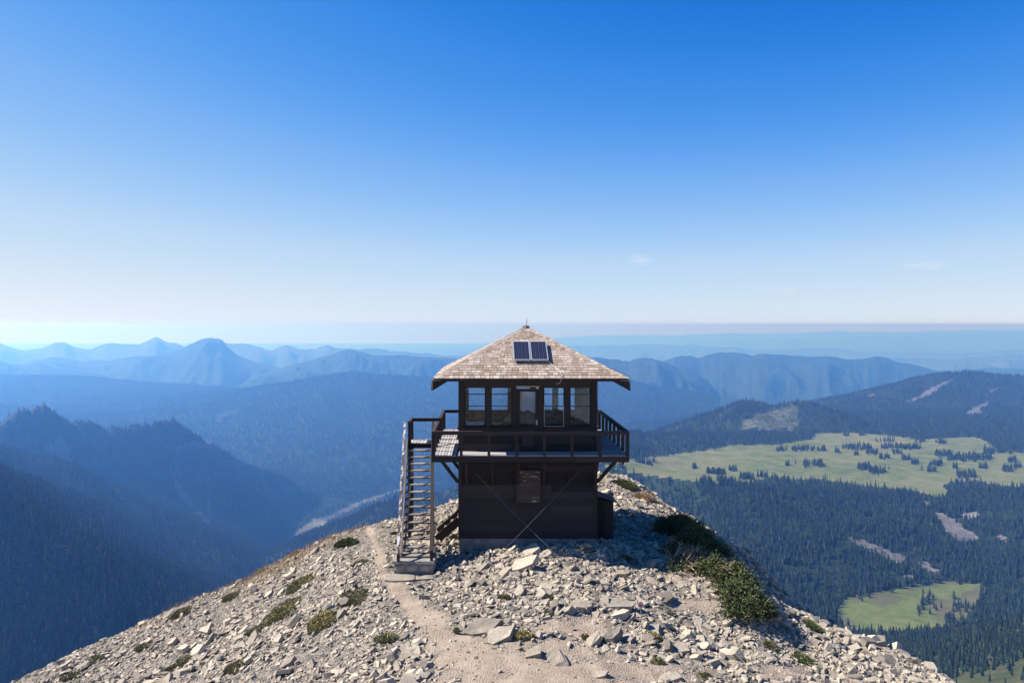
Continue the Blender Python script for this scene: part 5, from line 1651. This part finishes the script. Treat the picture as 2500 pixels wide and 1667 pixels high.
def cushion(px, py, wpx, ratio, h, leaf, flowers, name, label, cat, group, ln=.045, n_leaf=None):
    x, y, z = ground_at(px, py)
    rx = wpx / F * y * .5; ry = rx * ratio
    n_ = n_leaf or int(np.clip(5200 * rx * ry / .16, 350, 5200))
    lx, ly_, lz_ = dome_points(n_, rx, ry, h, px * .01)
    pts = to_ground((x, y, z), lx, ly_, lz_)
    dirs = np.stack([lx / rx * .8, ly_ / ry * .8, np.full(n_, .75)], 1) + rng.normal(0, .55, (n_, 3))
    o = link(name, leaf_mesh(name, pts, dirs, ln, ln * .22, M[leaf]), None, (x, y, z))
    tag(o, label, cat, group)
    # a low dense core under the leaves
    bm_ = bmesh.new(); bmesh.ops.create_icosphere(bm_, subdivisions=3, radius=1)
    V_ = []
    for v in bm_.verts:
        vx, vy = v.co.x * rx * .82, v.co.y * ry * .82
        V_.append((vx, vy, float(gz(x + vx, y + vy)) - z + max(v.co.z, -.3) * h * .55))
    Fa = [tuple(v.index for v in f.verts) for f in bm_.faces]; bm_.free()
    link('stem_mat', new_mesh('stem_mat', V_, Fa, M[leaf]), o)
    if flowers:
        m_ = int(n_ * flowers * .55)
        fx, fy, fz = dome_points(m_, rx * .95, ry * .95, h * 1.08, px * .01, .3)
        fz = h * 1.02 * np.sqrt(np.clip(1 - (np.hypot(fx / rx, fy / ry)) ** 2.2, 0, 1)) + .015
        pts = to_ground((x, y, z), fx, fy, fz)
        dirs = rng.normal(0, 1, (m_, 3))
        f_o = link('flowers', leaf_mesh('flowers', pts, dirs, .032, .016, M['yellow' if flowers < .2 else 'whitepetal']), o, kind='stuff')
    return o
FL_LIST = [(1270, 1560, 62, .7, .13, .10, 'yellow-flowered cushion plant against the big flat slab in the middle of the path'),
           (1597, 1560, 44, .9, .12, .09, 'round yellow-flowered cushion plant below the small round sign'),
           (945, 1562, 56, .8, .11, .10, 'yellow-flowered cushion plant beside a dark stone left of the path'),
           (785, 1520, 66, 1.6, .12, .12, 'yellow-flowered clump on the scree below the left grass bank'),
           (1228, 1462, 34, .7, .10, .02, 'dark low cushion plant among the stones below the guy wires'),
           (1605, 1620, 30, .8, .10, .0, 'bare grey-green cushion plant lowest below the small round sign'),
           (1720, 1655, 34, .8, .10, .0, 'dull green cushion plant at the bottom edge of the stony slope'),
           (1115, 1545, 14, .8, .08, .04, 'tiny flowering tuft at the left end of the big flat slab'),
           (1428, 1560, 16, .8, .08, .05, 'tiny flowering tuft between upright stones right of the path'),
           (1338, 1500, 18, .8, .08, .0, 'green tuft in the shade of an upright stone above the slab')]
for (px, py, w, ra, h, fl, lab) in FL_LIST:
    cushion(px, py, w, ra, h, 'cushion', fl, 'cushion_plant', lab, 'cushion plant', 'cushion plants among the stones')
MAT_LIST = [(845, 1328, 78, .8, .22, 'heath', 0, 'dense dark green mat on the left skyline beside the path', 1.0), (860, 1462, 96, 1.2, .09, 'cushion', .03, 'wide grey-green mat with few flowers left of the path', 1),
            (690, 1490, 110, 1.7, .10, 'heath', .08, 'long green mat with yellow flowers on the left scree', 1), (735, 1425, 86, 1.5, .09, 'cushion', .06, 'straw-coloured mat below the dark jumbled stones', 1),
            (560, 1460, 52, 1.2, .10, 'heath', 0, 'green mat on the left skyline above the scree', 1), (440, 1497, 66, 1.1, .09, 'heath', 0, 'flat green mat on the left skyline below the first dry tufts', 1),
            (440, 1625, 86, 1.5, .09, 'heath', 0, 'dark green mat in the middle of the lower left scree', 1), (580, 1625, 70, 1.4, .08, 'cushion', .08, 'ochre flowering mat near the bottom of the left scree', 1),
            (170, 1655, 52, 1.2, .08, 'cushion', 0, 'green mat at the bottom left corner of the scree', 1), (230, 1612, 46, 1.2, .07, 'heath', 0, 'small green mat under the left skyline', 1),
            (620, 1545, 50, 1.3, .07, 'cushion', .0, 'thin brown mat among grey stones on the left scree', 1), (350, 1580, 50, 1.2, .07, 'cushion', 0, 'thin straw mat high on the lower left scree', 1),
            (1530, 1185, 74, .9, .20, 'heath', 0, 'green heath on the skyline behind the storage box', 1), (1575, 1215, 62, .9, .12, 'drygrass', 0, 'rust-coloured heath on the skyline right of the cabin', 1),
            (1960, 1610, 60, 1.5, .08, 'heath', 0, 'dark moss strip on the right scree near the bottom', 1), (1985, 1530, 50, 1.4, .08, 'heath', 0, 'dark moss strip on the right scree below the big shrub', 1),
            (1880, 1575, 40, 1.4, .07, 'cushion', 0, 'brown low mat on the right scree below the big shrub', 1), (1630, 1495, 40, .7, .06, 'cushion', 0, 'dry brown tuft on the bare soil right of the sign', 1),
            (965, 1305, 30, .9, .09, 'heath', 0, 'small green tuft left of the stair foot', 1), (880, 1375, 54, .9, .06, 'cushion', 0, 'thin green mat beside the path below the skyline mat', 1),
            (1530, 1365, 34, .7, .09, 'heath', 0, 'dark tuft in the cabin shadow on the right', 1), (1345, 1462, 26, .7, .07, 'cushion', 0, 'brown tuft among the stones in front of the cabin', 1),
            (1410, 1400, 30, .7, .07, 'cushion', 0, 'dry tuft at the edge of the cabin shadow', 1), (1520, 1410, 34, .7, .07, 'cushion', 0, 'dull tuft on the ledges right of the guy wires', 1),
            (640, 1395, 40, 1.0, .10, 'drygrass', 0, 'dry rusty tuft on the left skyline above the stones', 1), (720, 1350, 44, 1.0, .14, 'drygrass', 0, 'dry rusty tuft on the left skyline near the green mat', 1)]
for (px, py, w, ra, h, lf, fl, lab, _) in MAT_LIST:
    if px < 700 and lf == 'heath':
        lf = 'cushion'
    cushion(px, py, w * .74, ra, h * .7, lf, fl, 'ground_mat', lab, 'mat plant', 'mat plants on the summit slopes', ln=.055 if lf != 'drygrass' else .09)

# dry grass along the left skyline
gp, gd = [], []
for i in range(2600):
    px = random.choice((random.gauss(760, 70), random.gauss(650, 60), random.uniform(330, 900)))
    if not 280 < px < 960:
        continue
    py = np.interp(px, [s[0] for s in SIL], [s[1] for s in SIL])
    Yc_ = np.interp(px, [s[0] for s in SIL], [s[2] for s in SIL]) + random.gauss(-.2, .7)
    x = (px - PX0) / F * Yc_
    gp.append((x, Yc_, float(gz(x, Yc_)))); gd.append((random.gauss(.1, .35), random.gauss(0, .3), 1))
o = link('dry_grass', leaf_mesh('dry_grass', np.array(gp), np.array(gd), .20, .006, M['drygrass']), kind='stuff')

# wind-pruned conifer shrubs on the right
def krummholz(px, py, wpx, ratio, h, n_spr, label, dead=0, lean=(.5, -.1)):
    x, y, z = ground_at(px, py)
    rx = wpx / F * y * .5; ry = rx * ratio
    lx, ly_, lz_ = dome_points(n_spr, rx, ry, h, px * .013, 1.0)
    lz_ = lz_ * np.clip(1 + .9 * fbm(lx * 2.4 + px, ly_ * 2.4, 2), .25, 1.8)
    tops = to_ground((x, y, z), lx, ly_, lz_ + .03)
    ax = np.stack([lx / rx * .6 + lean[0], ly_ / ry * .6 + lean[1], np.full(n_spr, .60)], 1) + rng.normal(0, .42, (n_spr, 3))
    ax /= np.linalg.norm(ax, axis=1, keepdims=True)
    per = 9
    base_p = np.repeat(tops, per, 0); axr = np.repeat(ax, per, 0)
    t = np.tile(np.linspace(0, .22, per), n_spr)[:, None] * np.repeat(rng.uniform(.5, 1.5, n_spr), per)[:, None]
    pts = base_p + axr * t
    dirs = axr * .9 + rng.normal(0, .55, pts.shape)
    o = empty('krummholz_shrub', (x, y, z), label, 'shrub', 'wind-pruned conifer shrubs on the right flank')
    link('needles', leaf_mesh('needles', pts, dirs, .075, .015, M['krumm']), o)
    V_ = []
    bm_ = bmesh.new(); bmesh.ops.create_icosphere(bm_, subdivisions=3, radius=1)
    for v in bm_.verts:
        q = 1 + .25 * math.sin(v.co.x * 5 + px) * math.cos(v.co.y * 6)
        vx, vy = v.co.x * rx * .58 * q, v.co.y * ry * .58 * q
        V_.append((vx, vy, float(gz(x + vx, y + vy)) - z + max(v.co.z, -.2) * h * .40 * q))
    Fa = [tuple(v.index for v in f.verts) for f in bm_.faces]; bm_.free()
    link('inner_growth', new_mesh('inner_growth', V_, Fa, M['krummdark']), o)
    if dead:
        mb = MB()
        for _ in range(dead):
            a = random.uniform(0, 6.28); q = math.sqrt(random.random())
            bx_, by_ = math.cos(a) * q * rx * .75 - rx * .40, math.sin(a) * q * ry * .8
            bz_ = float(gz(x + bx_, y + by_)) - z + h * random.uniform(.75, 1.3) * math.sqrt(max(.08, 1 - q * q))
            p = Vector((bx_, by_, bz_)); d = Vector((random.gauss(.7, .4), random.gauss(-.2, .4), random.gauss(.1, .35))).normalized()
            pp = [p]
            for s_ in range(4):
                d = (d + Vector((random.gauss(0, .35), random.gauss(0, .35), random.gauss(-.05, .3)))).normalized()
                pp.append(pp[-1] + d * random.uniform(.07, .15))
            mb.tube(pp, [.014, .013, .011, .008, .004], n=3)
        mb.build('dead_branch', 'deadtwig', o, np.zeros(3))
    return o
krummholz(1655, 1300, 100, 1.0, .36, 2100, 'dark conifer shrub in the shadow of the cabin, highest on the right flank')
krummholz(1700, 1335, 100, 1.1, .32, 1600, 'half-shaded conifer shrub between the shadowed one and the bare-branched one', 30)
krummholz(1712, 1388, 140, 1.0, .30, 520, 'sunlit conifer shrub with many bare reddish branches on its left side', 520)
krummholz(1782, 1428, 104, 1.1, .36, 2000, 'largest bright green conifer shrub on the right flank', 40)
krummholz(1822, 1484, 92, 1.5, .26, 1300, 'deep green conifer shrub lowest on the right flank')
krummholz(1650, 1365, 56, .9, .26, 500, 'small dry conifer shrub at the lower edge of the cabin shadow', 90)


# ------------------------------------------------------------------ haze
k = Mat('haze')
nt = k.nt
nt.nodes.remove(k.b)
pv = k.n('ShaderNodeVolumePrincipled', {'Color': (.130, .342, .84), 'Density': 1.3e-4, 'Anisotropy': .62, 'Absorption Color': (.94, 1, 1)})
nt.links.new(pv.outputs[0], nt.nodes['Material Output'].inputs['Volume'])
bm = bmesh.new()
bmesh.ops.create_cube(bm, size=1.0)
hm = bpy.data.meshes.new('haze'); bm.to_mesh(hm); bm.free()
hm.materials.append(k.m)
hz = link('haze', hm, loc=(0, 33000, CZ + (-1900 + 30) / 2), kind='stuff')
hz.scale = (150000, 72000, 1930)
